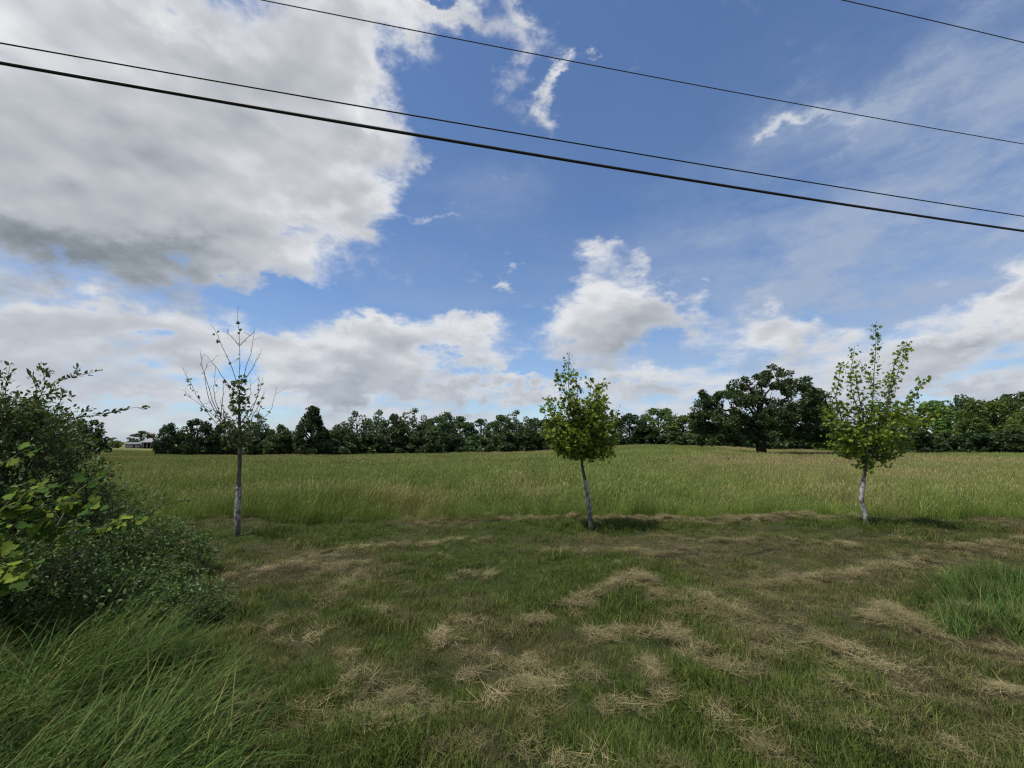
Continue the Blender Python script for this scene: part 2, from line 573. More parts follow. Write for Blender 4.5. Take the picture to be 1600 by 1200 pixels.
M_PALE = leaf_mat('pale_tree_leaves', (0.065, 0.095, 0.050), (0.125, 0.165, 0.085), 0.2, 0.6, 0.15, 0.15)
M_MAPLE = leaf_mat('young_maple_leaves', (0.095, 0.165, 0.020), (0.22, 0.30, 0.042), 0.42, 0.55, 0.18, 0.05)
M_MAPLE_SICK = leaf_mat('sparse_maple_leaves', (0.045, 0.080, 0.024), (0.090, 0.13, 0.042), 0.3, 0.55, 0.2, 0.05)
M_SHRUB = leaf_mat('shrub_leaves', (0.034, 0.072, 0.022), (0.090, 0.150, 0.048), 0.24, 0.55, 0.22, 0.12)
M_LOWSHRUB = leaf_mat('low_shrub_leaves', (0.040, 0.085, 0.022), (0.100, 0.165, 0.048), 0.26, 0.55, 0.22, 0.15)
M_VINE = leaf_mat('grape_leaves', (0.032, 0.074, 0.012), (0.145, 0.190, 0.022), 0.30, 0.7, 0.08, 0.25)
M_SHORT = blade_mat('mown_grass_blades', (0.042, 0.074, 0.012), (0.112, 0.142, 0.027), (0.108, 0.096, 0.040), (0.220, 0.188, 0.088))
M_HAY = blade_mat('dry_clippings', (0.11, 0.100, 0.042), (0.18, 0.155, 0.072), (0.165, 0.140, 0.072), (0.33, 0.275, 0.150), 0.15)
M_MEADOW = blade_mat('meadow_blades', (0.070, 0.125, 0.020), (0.160, 0.215, 0.042), (0.20, 0.18, 0.060), (0.30, 0.255, 0.100), 0.3,
                     ((0.16, 0.155, 0.060), (0.30, 0.245, 0.125)))
M_LONG = blade_mat('long_grass_blades', (0.027, 0.066, 0.012), (0.086, 0.142, 0.028), (0.13, 0.125, 0.045), (0.24, 0.21, 0.08), 0.3)
M_RUBBER = plain_mat('black_cable', (0.008, 0.008, 0.009), (0.018, 0.018, 0.02), 20.0, 0.55, 0.4)
M_WIRE = plain_mat('weathered_wire', (0.025, 0.026, 0.03), (0.05, 0.05, 0.055), 20.0, 0.5, 0.4)


# ---------------------------------------------------------------- where the cut grass is dry, green, or heaped
def gline(*px):
    return np.array([ground(x, y)[:2] for x, y in px])


WINDROWS = [  # heaps and trails of dry clippings: path on the ground, half width, strength
    (gline((815, 985), (860, 968), (920, 942), (980, 914), (1015, 905)), 0.10, 1.0),
    (gline((985, 905), (1025, 925), (1030, 965), (1060, 1000), (1100, 1025)), 0.11, 0.9),
    (gline((1075, 930), (1130, 960), (1170, 990)), 0.42, 0.55),
    (gline((1180, 915), (1290, 903), (1440, 884)), 0.14, 0.75),
    (gline((640, 908), (680, 906), (770, 903)), 0.06, 0.9),
    (gline((600, 955), (640, 972)), 0.10, 0.9),
    (gline((680, 998), (705, 1008)), 0.10, 0.9),
    (gline((770, 1030), (800, 1042), (830, 1038)), 0.08, 1.0),
    (gline((580, 1096), (630, 1098), (670, 1112)), 0.10, 1.0),
    (gline((540, 1042), (570, 1046)), 0.05, 0.7),
    (gline((830, 1070), (880, 1062), (960, 1068)), 0.05, 0.8),
    (gline((930, 1000), (1000, 990), (1080, 1010)), 0.07, 0.8),
    (gline((1240, 985), (1290, 1010), (1340, 1045), (1450, 1062), (1600, 1092)), 0.12, 0.9),
    (gline((1090, 1040), (1180, 1062), (1262, 1075), (1300, 1115), (1345, 1135)), 0.08, 0.9),
    (gline((1050, 1092), (1110, 1122), (1150, 1160), (1215, 1192)), 0.10, 0.9),
    (gline((1395, 955), (1440, 985), (1490, 1012), (1610, 1035)), 0.09, 0.7),
    (gline((1480, 950), (1560, 965), (1640, 965)), 0.07, 0.7),
    (gline((300, 812), (560, 811), (900, 808), (1250, 806), (1640, 800)), 0.30, 1.0),
    (gline((480, 872), (620, 852), (760, 846)), 0.14, 0.6),
    (gline((1050, 842), (1230, 845), (1330, 855)), 0.14, 0.6),
    (gline((830, 858), (960, 866), (1080, 862)), 0.12, 0.5),
    (gline((360, 905), (470, 885), (540, 890)), 0.16, 0.6),
    (gline((430, 985), (500, 975)), 0.10, 0.7),
    (gline((1020, 1050), (1035, 1075)), 0.07, 0.9),
    (gline((1500, 860), (1620, 850)), 0.25, 0.5),
    (gline((520, 935), (560, 905), (520, 880)), 0.12, 0.5),
]
w_r = np.random.default_rng(23)
for _ in range(24):                                        # short stray trails left by the mower deck
    c_ = ground(w_r.uniform(380, 1640), 690 + 510 * w_r.uniform(0.28, 1.0))[:2]
    a_, l_ = w_r.normal(0.5 if c_[0] < 1.5 else -0.35, 0.5), w_r.uniform(0.2, 0.7)
    d_ = np.array([math.cos(a_), math.sin(a_)]) * l_
    n_ = np.array([-d_[1], d_[0]]) * w_r.normal(0, 0.25)
    WINDROWS.append((np.array([c_ - d_, c_ + n_, c_ + d_]), w_r.uniform(0.025, 0.05), w_r.uniform(0.5, 0.85)))
GREENS = [  # greener, longer patches: ground point, radii
    (ground(560, 1150)[:2], 0.45, 0.40), (ground(700, 1080)[:2], 0.45, 0.30), (ground(900, 1060)[:2], 0.35, 0.22), (ground(620, 1010)[:2], 0.4, 0.25),
    (ground(1230, 1110)[:2], 0.35, 0.25), (ground(1000, 1150)[:2], 0.5, 0.3), (ground(1440, 940)[:2], 0.5, 0.35), (ground(860, 940)[:2], 0.7, 0.4),
    (ground(700, 880)[:2], 0.9, 0.35), (ground(600, 830)[:2], 1.2, 0.4), (ground(800, 830)[:2], 1.0, 0.35), (ground(1130, 825)[:2], 1.5, 0.35),
    (ground(800, 1180)[:2], 0.7, 0.35), (ground(1100, 1190)[:2], 0.4, 0.25), (ground(480, 1100)[:2], 0.35, 0.35),
]
RINGS = [  # uncut grass round each sapling
    (ground(405, 836)[:2], 0.75, 0.38), (ground(940, 826)[:2], 1.15, 0.42), (ground(1375, 820)[:2], 1.35, 0.40)]


def seg_dist(x, y, path):
    d = np.full(np.shape(x), 1e9)
    for a, b in zip(path[:-1], path[1:]):
        ab = b - a
        t = np.clip(((x - a[0]) * ab[0] + (y - a[1]) * ab[1]) / (ab @ ab + 1e-9), 0, 1)
        d = np.minimum(d, np.hypot(x - a[0] - t * ab[0], y - a[1] - t * ab[1]))
    return d


def hayness(x, y):
    wx = x + (fbm(x * 4.5, y * 4.5, 21) - 0.5) * 0.24
    wy = y + (fbm(x * 4.5, y * 4.5, 31) - 0.5) * 0.24
    h = np.zeros(np.shape(x))
    for path, w, s in WINDROWS:
        d = seg_dist(wx, wy, path)
        h = np.maximum(h, s * np.exp(-(d / (w * 0.95)) ** 2))
    return h * sstep(0.30, 0.52, fbm(x * 4.5, y * 4.5, 41, 3) + 0.04)


def ringness(x, y):
    g = np.zeros(np.shape(x))
    for c, rx, ry in RINGS:
        g = np.maximum(g, np.exp(-(((x - c[0]) / rx) ** 2 + ((y - c[1]) / ry) ** 2) ** 2))
    return g


def dryness(x, y):
    """0 green ... 1 dry, over the mown strip"""
    b = 0.29 + (fbm(x * 0.7, y * 0.7, 51, 4) - 0.5) * 1.6 + (fbm(x * 4, y * 4, 61, 3) - 0.5) * 0.8
    b = b + 0.16 * sstep(0.4, 1.8, x) * (1 - sstep(6.5, 8.5, y)) + 0.18 * (1 - sstep(-2.5, -1.0, x)) * sstep(3.2, 4.2, y)
    for c, rx, ry in GREENS:
        b = b - 0.5 * np.exp(-((x - c[0]) / rx) ** 2 - ((y - c[1]) / ry) ** 2)
    return np.clip(b + 0.5 * hayness(x, y) - ringness(x, y), 0, 1)


def meadow_edge(x):
    return 9.05 + 0.035 * x + (fbm(np.asarray(x) * 0.9, np.asarray(x) * 0 + 3.3, 71, 3) - 0.5) * 0.18


# ---------------------------------------------------------------- the ground, one sheet to the horizon
def axis(lo, hi, step, far):
    a = list(np.arange(lo, hi + 1e-6, step))
    s, p = step, a[-1]
    while p < far:
        s *= 1.16
        p += s
        a.append(p)
    return a


ax = axis(0, 9, 0.09, 4500)
ax = np.array([-v for v in ax[:0:-1]] + ax)
ay = axis(1.2, 11, 0.09, 4500)
ay = np.array([-4500, -1200, -300, -80, -30, -12, -5, -2, -0.5, 0.5] + ay)
GX, GY = np.meshgrid(ax, ay)
GZ = terrain(GX, GY)
nx, ny = len(ax), len(ay)
ii, jj = np.meshgrid(np.arange(ny - 1), np.arange(nx - 1), indexing='ij')
q = ii * nx + jj
GF = np.stack([q, q + 1, q + 1 + nx, q + nx], -1).reshape(-1, 4)
mown = (1 - sstep(0.5, 3.0, GY - meadow_edge(GX)))
m_ground, t = new_mat('field_soil_and_turf')
pos = t.new('ShaderNodeNewGeometry').outputs['Position']
n_f = t.noise(pos, 38.0, 5, 0.7)
n_m = t.noise(pos, 2.6, 5, 0.6)
n_l = t.noise(pos, 0.06, 4, 0.55)
near_c = t.mix(attr(t, 'dry'), t.mix(n_f, (0.018, 0.028, 0.008), (0.042, 0.056, 0.016)), t.mix(n_f, (0.030, 0.025, 0.014), (0.085, 0.068, 0.038)))
far_c = t.mix(t.ss(n_l, 0.35, 0.65), t.mix(n_m, (0.07, 0.105, 0.026), (0.10, 0.135, 0.036)), t.mix(n_m, (0.135, 0.125, 0.055), (0.19, 0.165, 0.078)))
bmp = t.new('ShaderNodeBump')
bmp.inputs['Strength'].default_value = 0.8
bmp.inputs['Distance'].default_value = 0.03
t.put(bmp.inputs['Height'], n_f)
finish(t, principled(t, t.mix(attr(t, 'mown'), far_c, near_c), 0.95, 0.1, bmp.outputs[0]))
g_me = mesh('ground', np.stack([GX, GY, GZ], -1).reshape(-1, 3), GF, m_ground, {'dry': dryness(GX, GY).ravel(), 'mown': mown.ravel()}, True)
tag(obj('ground', g_me), 'gently rolling grassland with a mown verge in front', 'ground', kind='structure')


# ---------------------------------------------------------------- grass
def blades(n, rng, radius, length, width, lean, curl, bias=(0, 0), flat=False, heads=0.0, seg=3, height0=0.0):
    """n grass blades on a disc; every blade a tapering bent strip"""
    rr = radius * np.sqrt(rng.uniform(0, 1, n))
    th = rng.uniform(0, 2 * math.pi, n)
    base = np.stack([rr * np.cos(th), rr * np.sin(th), np.zeros(n)], -1)
    az = rng.uniform(0, 2 * math.pi, n)
    dirh = np.stack([np.cos(az), np.sin(az)], -1) * rng.uniform(0.2, 1, n)[:, None] + np.asarray(bias)
    dirh /= np.linalg.norm(dirh, axis=1, keepdims=True) + 1e-9
    L = rng.uniform(length[0], length[1], n)
    a0 = rng.uniform(lean[0], lean[1], n)                 # tilt from upright at the foot
    cu = rng.uniform(curl[0], curl[1], n)                 # and how much further it bows
    if flat:
        base[:, 2] = rng.uniform(0, height0, n) * (1 - (rr / radius) ** 2)
    w = rng.uniform(width[0], width[1], n)
    side = np.stack([-dirh[:, 1], dirh[:, 0], np.zeros(n)], -1)
    P, c = [base], base.copy()
    for k in range(seg):
        a = a0 + cu * (k + 0.5) / seg
        c = c + (L / seg)[:, None] * np.concatenate([dirh * np.sin(a)[:, None], np.cos(a)[:, None]], -1)
        P.append(c.copy())
    if flat:
        for p in P:
            p[:, 2] = np.maximum(p[:, 2], 0.004)
    nv = 2 * seg + 1
    V = np.zeros((n, nv, 3))
    for k in range(seg):
        ww = (w * (1 - 0.75 * (k / seg) ** 1.5))[:, None] * 0.5
        V[:, 2 * k] = P[k] - side * ww
        V[:, 2 * k + 1] = P[k] + side * ww
    V[:, 2 * seg] = P[seg]
    f = []
    for k in range(seg - 1):
        f += [[2 * k, 2 * k + 1, 2 * k + 3], [2 * k, 2 * k + 3, 2 * k + 2]]
    f.append([2 * seg - 2, 2 * seg - 1, 2 * seg])
    F = (np.array(f)[None] + (np.arange(n) * nv)[:, None, None]).reshape(-1, 3)
    r = rng.uniform(0, 1, n)
    g = Geo()
    g.add(V.reshape(-1, 3), F, r=np.repeat(r, nv), h=0.0)
    if heads:
        k = rng.choice(n, int(n * heads), False)
        k = k[np.argsort(-P[seg][k, 2])]
        t0, d = P[seg][k], (P[seg][k] - P[seg - 1][k])
        d /= np.linalg.norm(d, axis=1, keepdims=True)
        hl = rng.uniform(0.05, 0.12, len(k))[:, None]
        hw = rng.uniform(0.004, 0.009, len(k))[:, None] * (width[1] / 0.006)
        s2 = side[k]
        HV = np.stack([t0 - d * 0.3 * hl, t0 + d * 0.25 * hl - s2 * hw, t0 + d * hl, t0 + d * 0.25 * hl + s2 * hw], 1)
        HF = (np.array([[0, 1, 2], [0, 2, 3]])[None] + (np.arange(len(k)) * 4)[:, None, None]).reshape(-1, 3)
        g.add(HV.reshape(-1, 3), HF, r=np.repeat(r[k], 4), h=1.0)
    return g


def proto_set(name, mat, makers):
    c = bpy.data.collections.new(name)
    for i, mk in enumerate(makers):
        o = bpy.data.objects.new('%s_%02d' % (name, i), mk().build(name, mat))
        c.objects.link(o)
    return c


def scatter(name, pts, rot, scale, tint, protos, nvar, label, cat, rng):
    pts = np.asarray(pts)
    n = len(pts)
    me = bpy.data.meshes.new(name)
    me.vertices.add(n)
    me.vertices.foreach_set('co', pts.astype(np.float32).ravel())
    me.attributes.new('rot', 'FLOAT_VECTOR', 'POINT').data.foreach_set('vector', np.asarray(rot, np.float32).ravel())
    me.attributes.new('scl', 'FLOAT', 'POINT').data.foreach_set('value', np.asarray(scale, np.float32))
    me.attributes.new('tint', 'FLOAT', 'POINT').data.foreach_set('value', np.asarray(tint, np.float32))
    me.attributes.new('vari', 'INT', 'POINT').data.foreach_set('value', rng.integers(0, nvar, n).astype(np.int32))
    o = obj(name, me)
    ng = bpy.data.node_groups.new(name, 'GeometryNodeTree')
    ng.interface.new_socket('Geometry', in_out='INPUT', socket_type='NodeSocketGeometry')
    ng.interface.new_socket('Geometry', in_out='OUTPUT', socket_type='NodeSocketGeometry')
    N, L = ng.nodes.new, ng.links.new
    gi, go = N('NodeGroupInput'), N('NodeGroupOutput')
    ci = N('GeometryNodeCollectionInfo')
    ci.inputs['Collection'].default_value = protos
    ci.inputs['Separate Children'].default_value = True
    ci.inputs['Reset Children'].default_value = True
    ip = N('GeometryNodeInstanceOnPoints')
    ip.inputs['Pick Instance'].default_value = True

    def na(nm, typ):
        a = N('GeometryNodeInputNamedAttribute')
        a.data_type = typ
        a.inputs['Name'].default_value = nm
        return a.outputs['Attribute']
    L(gi.outputs[0], ip.inputs['Points'])
    L(ci.outputs[0], ip.inputs['Instance'])
    L(na('vari', 'INT'), ip.inputs['Instance Index'])
    L(na('rot', 'FLOAT_VECTOR'), ip.inputs['Rotation'])
    L(na('scl', 'FLOAT'), ip.inputs['Scale'])
    L(ip.outputs[0], go.inputs[0])
    o.modifiers.new('scatter', 'NODES').node_group = ng
    return tag(o, label, cat, kind='stuff')


def sow(y0, y1, dens, rng, k=1.30, extra=1.5):
    """random points over the part of the land the camera takes in, with a margin"""
    xm = k * y1 + extra
    n = int(dens * 2 * xm * (y1 - y0))
    x, y = rng.uniform(-xm, xm, n), rng.uniform(y0, y1, n)
    m = np.abs(x) < k * y + extra
    return x[m], y[m]


def place(x, y, rng, tilt=0.12, free=True, dz=-0.01):
    z = terrain(x, y) + dz
    n = len(x)
    rot = np.stack([rng.normal(0, tilt, n), rng.normal(0, tilt, n), rng.uniform(0, 2 * math.pi, n) if free else rng.normal(0, 0.35, n)], -1)
    return np.stack([x, y, z], -1), rot


r_ = np.random.default_rng(11)
short = proto_set('short_tuft', M_SHORT, [lambda: blades(46, r_, 0.10, (0.03, 0.10), (0.0024, 0.0055), (0.0, 0.6), (0.2, 1.3)) for _ in range(5)])
shag = proto_set('shaggy_tuft', M_SHORT, [lambda: blades(50, r_, 0.10, (0.09, 0.22), (0.003, 0.006), (0.0, 0.5), (0.3, 1.4)) for _ in range(4)])
hay = proto_set('clippings', M_HAY, [lambda: blades(56, r_, 0.13, (0.05, 0.20), (0.0018, 0.0040), (1.28, 1.64), (-0.3, 0.35), flat=True, height0=0.045) for _ in range(6)]
                + [lambda: blades(14, r_, 0.10, (0.06, 0.22), (0.0020, 0.0040), (0.1, 1.3), (-0.2, 0.8))])
meadow = proto_set('meadow_clump', M_MEADOW, [lambda: blades(64, r_, 0.22, (0.24, 0.58), (0.003, 0.006), (0.0, 0.28), (0.05, 0.8), (0.5, 0.1), heads=0.22) for _ in range(6)])
meadow_far = proto_set('meadow_patch', M_MEADOW, [lambda: blades(330, r_, 1.1, (0.28, 0.55), (0.008, 0.016), (0.0, 0.3), (0.05, 0.7), (0.5, 0.1), heads=0.18, seg=2) for _ in range(4)])
longg = proto_set('long_tuft', M_LONG, [lambda b_=b_: blades(36, r_, 0.14, (0.28, 0.70), (0.005, 0.012), (0.10, 0.8), (0.4, 1.8), (b_, b_ * 0.37), seg=5) for b_ in (1.4, 1.1, 0.9, 0.6, 0.3, 0.0)])

# mown strip
X, Y = [], []
for y0, y1, dn in ((1.3, 3.2, 420), (3.2, 5.5, 290), (5.5, 9.6, 170)):
    a, b = sow(y0, y1, dn, r_)
    X.append(a)
    Y.append(b)
X, Y = np.concatenate(X), np.concatenate(Y)
k = Y < meadow_edge(X) + 0.1
X, Y = X[k], Y[k]
D, H, R = dryness(X, Y), hayness(X, Y), ringness(X, Y)
pit = sum(np.exp(-(((X - a) / b) ** 2 + ((Y - c) / d) ** 2)) for a, c, b, d, _ in PITS)
keep = r_.uniform(0, 1, len(X)) > 0.7 * H + 0.05 * sstep(0.5, 1.0, D) + 0.95 * pit + 0.25 * (1 - sstep(0.30, 0.46, fbm(X * 4.5, Y * 4.5, 83, 2)))
X, Y, D, H, R = X[keep], Y[keep], D[keep], H[keep], R[keep]
patchy = fbm(X * 1.6, Y * 1.6, 81, 3)
p, ro = place(X, Y, r_)
scatter('mown_grass', p, ro, np.maximum(0.62, 0.86 * (0.4 + 1.1 * patchy) * (0.4 + 1.1 * fbm(X * 6, Y * 6, 85, 2)) * r_.uniform(0.7, 1.4, len(X)) * (1 - 0.25 * D)),
        np.clip(D + r_.normal(0, 0.14, len(X)), 0, 1), short, 5,
        'mown green and straw coloured grass covering the near verge', 'grass', r_)
# longer leftovers of grass and the uncut rings at the saplings
X, Y = sow(1.3, 9.3, 60, r_)
g = np.clip(0.9 - 1.6 * dryness(X, Y), 0, 1) * sstep(0.45, 0.62, fbm(X * 1.1, Y * 1.1, 91, 3)) * 0.75 * (1 - sstep(3.5, 7, Y) * 0.5)
g = np.maximum(g, ringness(X, Y) * 1.2)
k = r_.uniform(0, 1, len(X)) < g
X, Y = X[k], Y[k]
p, ro = place(X, Y, r_)
R = ringness(X, Y)
scatter('shaggy_grass', p, ro, r_.uniform(0.45, 0.9, len(X)) * (1 + 0.35 * R), np.clip(dryness(X, Y) * 0.5 - 0.4 * R, 0, 1), shag, 4,
        'longer green tufts left by the mower and round the saplings', 'grass', r_)
# dry clippings
X, Y = sow(1.3, 9.2, 360, r_)
H, D = hayness(X, Y), dryness(X, Y)
k = r_.uniform(0, 1, len(X)) < 0.95 * H + 0.09 * sstep(0.40, 0.95, D) + 0.015
X, Y, H = X[k], Y[k], H[k]
p, ro = place(X, Y, r_, 0.13, dz=0.006)
p[:, 2] += H * (0.02 + r_.uniform(0, 0.05, len(X)))
scatter('dry_clippings', p, ro, r_.uniform(0.3, 0.85, len(X)), np.clip(0.25 + 0.5 * H + r_.normal(0, 0.15, len(X)), 0, 1), hay, 7,
        'pale dry grass clippings lying in heaps and trails on the mown verge', 'clippings', r_)


# meadow
OAK = np.array([at(1189, 700, 58.0)[0], 58.0])


def meadow_tint(x, y):
    b = 0.08 + (fbm(x * 0.07, y * 0.05, 101, 4) - 0.5) * 3.2 * sstep(10, 22, y) + (fbm(x * 0.35, y * 0.2, 105, 3) - 0.5) * 1.6 + (fbm(x * 1.1, y * 0.9, 111, 2) - 0.5) * 0.6
    b = b + 0.5 * sstep(0.50, 0.62, fbm(x * 0.045, y * 0.07, 171, 3)) * sstep(11, 16, y)
    b = b - 0.45 * np.exp(-((x - OAK[0]) / 16) ** 2 - ((y - OAK[1]) / 22) ** 2)
    return np.clip(b - 0.30 * (1 - sstep(9.5, 11, y)) + 0.10 * sstep(12, 30, y), 0, 1)


X, Y = sow(8.5, 24, 20, r_)
X2, Y2 = sow(8.5, 11.5, 34, r_)
X, Y = np.append(X, X2), np.append(Y, Y2)
k = Y > meadow_edge(X)
X, Y = X[k], Y[k]
p, ro = place(X, Y, r_, 0.08, free=False)
scatter('meadow_grass', p, ro, r_.uniform(0.7, 1.15, len(X)) * (0.62 + 0.38 * sstep(0.0, 1.6, Y - meadow_edge(X))) * (0.7 + 0.6 * fbm(X * 0.5, Y * 0.4, 151, 3)), meadow_tint(X, Y), meadow, 6,
        'tall green and tan meadow grass with seed heads behind the mown strip', 'grass', r_)
X, Y = sow(23, 125, 1.1, r_, 1.28)
od = np.hypot((X - OAK[0]) / 11.0, (Y - OAK[1]) / 7.0)
k = r_.uniform(0, 1, len(X)) < sstep(0.55, 1.1, od) * (1 - 0.75 * sstep(80, 120, Y)) + 0.06
X, Y = X[k], Y[k]
p, ro = place(X, Y, r_, 0.03, free=False)
sc_f = r_.uniform(0.75, 1.1, len(X)) * (0.65 + 0.7 * fbm(X * 0.12, Y * 0.08, 141, 3))
scatter('far_meadow_grass', p, ro, sc_f, meadow_tint(X, Y), meadow_far, 4,
        'far reach of the tall meadow grass running back to the trees', 'grass', r_)

# long grass lodged over in the near left corner
X, Y = sow(1.3, 4.6, 100, r_)
u, v = to_px(np.stack([X, Y, terrain(X, Y)], -1))
lim = 375 + (fbm(Y * 3, Y * 0 + 1.7, 121, 3) - 0.5) * 120 - 120 * (1 - sstep(1000, 1080, v))
k = (u < lim) & (v > 985) & (X > -5)
k &= r_.uniform(0, 1, len(X)) < np.clip((lim - u) / 130, 0.08, 1)
X, Y = X[k], Y[k]
p, ro = place(X, Y, r_, 0.10, free=False)
scatter('long_verge_grass', p, ro, r_.uniform(0.55, 1.0, len(X)), np.clip(r_.normal(0.06, 0.22, len(X)), 0, 1), longg, 6,
        'long green grass lying over to the right in the near left corner', 'grass', r_)
# upright tuft of long grass at the right edge
X, Y = sow(3.2, 6.6, 70, r_)
u, v = to_px(np.stack([X, Y, terrain(X, Y)], -1))
k = (((u - 1590) / 150) ** 2 + ((v - 955) / 62) ** 2 < 1 + 0.5 * (fbm(X * 2, Y * 2, 131, 2) - 0.5)) & (u < 1900)
X, Y = X[k], Y[k]
p, ro = place(X, Y, r_, 0.10)
p2s = r_.uniform(0.35, 0.62, len(X))
scatter('right_uncut_grass', p, ro, p2s, np.clip(r_.normal(0.12, 0.12, len(X)), 0, 1), longg, 6,
        'uncut green grass standing in a patch at the right edge', 'grass', r_)


# ---------------------------------------------------------------- trees of the hedgerows and the far fields
def clump_points(rng, c, rad, n, shell=0.55):
    d = rng.normal(size=(n, 3))
    d /= np.linalg.norm(d, axis=1, keepdims=True)
    rr = shell + (1 - shell) * rng.uniform(0, 1, n) ** 0.7
    return c + d * rr[:, None] * np.asarray(rad), d


def tree_meshes(seed, profile, n_clump, per, size, mat, trunk_r=0.03, low=0.02, gaps=0.0):
    """crown and trunk for a tree one unit tall; profile: (height, half width) pairs"""
    rng = np.random.default_rng(seed)
    ph, pw = np.array(profile).T
    cr, tr = Geo(), Geo()
    tr.tube(curve([(0, 0, -0.05), (rng.normal(0, .01), rng.normal(0, .01), 0.3), (rng.normal(0, .02), 0, 0.8)], 6), np.linspace(trunk_r, trunk_r * 0.25, 6), 6)
    k = 0
    while k < n_clump:
        h = rng.uniform(max(low, ph[0]), ph[-1])
        w = np.interp(h, ph, pw)
        if rng.uniform() > w / pw.max() + 0.15:
            continue
        a = rng.uniform(0, 2 * math.pi)
        rr = w * (0.35 + 0.65 * math.sqrt(rng.uniform()))
        cs = rng.uniform(0.055, 0.11)
        rr = max(0.0, rr - cs * 0.5)
        c = np.array([rr * math.cos(a), rr * math.sin(a), min(h, ph[-1] - cs * 0.5)])
        P, d = clump_points(rng, c, (cs, cs, cs * 0.75), per)
        leaves(cr, P, size, rng, CLUMP, 0.45, d * 1.2 + np.array([0, 0, .2]), 0.1)
        if rng.uniform() < 0.35:
            s = np.array([0, 0, max(0.1, c[2] * 0.6)])
            tr.tube(curve([s, (s + c) / 2 + np.array([0, 0, 0.03]), c], 5), np.linspace(trunk_r * 0.4, 0.004, 5), 4, False)
        k += 1
    return cr.build('crown', mat), tr.build('trunk', M_OAKBARK, True)


ROUND = [(0.02, 0.30), (0.2, 0.44), (0.45, 0.48), (0.7, 0.40), (0.88, 0.24), (1.0, 0.06)]
WIDE = [(0.02, 0.42), (0.2, 0.58), (0.5, 0.62), (0.75, 0.48), (0.9, 0.30), (1.0, 0.10)]
TALL = [(0.02, 0.24), (0.2, 0.34), (0.5, 0.37), (0.75, 0.32), (0.92, 0.18), (1.0, 0.04)]
CONE = [(0.0, 0.34), (0.15, 0.42), (0.45, 0.37), (0.7, 0.27), (0.88, 0.16), (1.0, 0.04)]
TT = {
    'round': [tree_meshes(s, ROUND, 74, 84, 0.036, M_HEDGE) for s in (1, 2)],
    'wide': [tree_meshes(s, WIDE, 96, 84, 0.036, M_HEDGE) for s in (3, 4)],
    'tall': [tree_meshes(s, TALL, 64, 84, 0.034, M_HEDGE) for s in (5, 6)],
    'cone': [tree_meshes(7, CONE, 100, 84, 0.034, M_DARKTREE)],
    'dark': [tree_meshes(s, WIDE, 100, 84, 0.038, M_DARKTREE) for s in (8, 9)],
    'bright': [tree_meshes(s, WIDE, 96, 84, 0.036, M_BRIGHT) for s in (10, 11)],
    'brightround': [tree_meshes(s, ROUND, 74, 84, 0.036, M_BRIGHT) for s in (12, 13)],
    'pale': [tree_meshes(14, ROUND, 54, 60, 0.034, M_PALE)],
    'bush': [tree_meshes(s, [(0, .6), (0.3, .72), (0.7, .55), (1, .12)], 60, 40, 0.085, M_HEDGE, 0.02) for s in (15, 16)],
    'palebush': [tree_meshes(18, [(0, .8), (0.4, .9), (0.8, .6), (1, .2)], 60, 40, 0.12, M_PALE, 0.02)],
    'darkbush': [tree_meshes(17, [(0, .6), (0.3, .75), (0.7, .58), (1, .12)], 60, 40, 0.085, M_DARKTREE, 0.02)],
}
HW = {'round': .48, 'wide': .62, 'tall': .37, 'cone': .42, 'dark': .62, 'bright': .62, 'brightround': .48, 'pale': .48, 'bush': .72, 'darkbush': .75, 'palebush': .9}
tr_rng = np.random.default_rng(5)


def tree(x, top, w, kind, Yd, label, name='hedgerow_tree', group=None, cat='tree'):
    """x: middle, top: top edge, w: width, all as seen in the frame; Yd: metres off"""
    b = at(x, 700, Yd)
    gz = float(terrain(b[0], Yd))
    h = at(x, top, Yd)[2] - gz
    wid = w / FPX * Yd
    e = thing(name, (b[0], Yd, gz - 0.05), label, cat, group)
    cm, tm = TT[kind][int(tr_rng.integers(0, len(TT[kind])))]
    s = wid / (2 * HW[kind])
    e.rotation_euler = (0, 0, tr_rng.uniform(0, 6.28))
    e.scale = (s, s, h)
    obj('trunk', tm, e)
    obj('crown', cm, e)
    return e


LINE = 'trees of the long hedgerow across the field'
ordn = ['first', 'second', 'third', 'fourth', 'fifth', 'sixth', 'seventh', 'eighth', 'ninth', 'tenth', 'eleventh', 'twelfth', 'thirteenth',
        'fourteenth', 'fifteenth', 'sixteenth', 'seventeenth', 'eighteenth', 'nineteenth', 'twentieth', 'twenty first', 'twenty second', 'twenty third', 'twenty fourth', 'twenty fifth']
row_a = [(262, 662, 40, 'dark', 84, 'small dark tree at the left end of the hedgerow, beside the far shed'),
         (306, 656, 66, 'dark', 86, 'broad very dark tree behind the left branches of the bare sapling'),
         (350, 660, 50, 'dark', 88, 'dark rounded tree directly behind the trunk of the bare sapling'),
         (398, 647, 52, 'pale', 92, 'pale grey green airy tree just right of the bare sapling'),
         (437, 664, 50, 'round', 90, 'low rounded tree between the pale tree and the tall dark conical tree'),
         (486, 636, 54, 'cone', 88, 'tall dark conical tree standing above the hedgerow'),
         (526, 664, 40, 'round', 92, 'low tree touching the right side of the tall dark conical tree')]
for a in row_a:
    tree(*a, group=LINE)
row_b = [(556, 643, 50, 'pale'), (588, 641, 40, 'pale'), (614, 648, 44, 'round'), (645, 639, 46, 'pale'), (670, 655, 46, 'round'), (695, 646, 42, 'tall'),
         (718, 652, 44, 'round'), (752, 655, 54, 'dark'), (782, 650, 46, 'round'), (807, 642, 44, 'pale'), (836, 653, 52, 'wide'), (868, 655, 50, 'round'),
         (905, 652, 56, 'wide'), (945, 652, 50, 'round')]
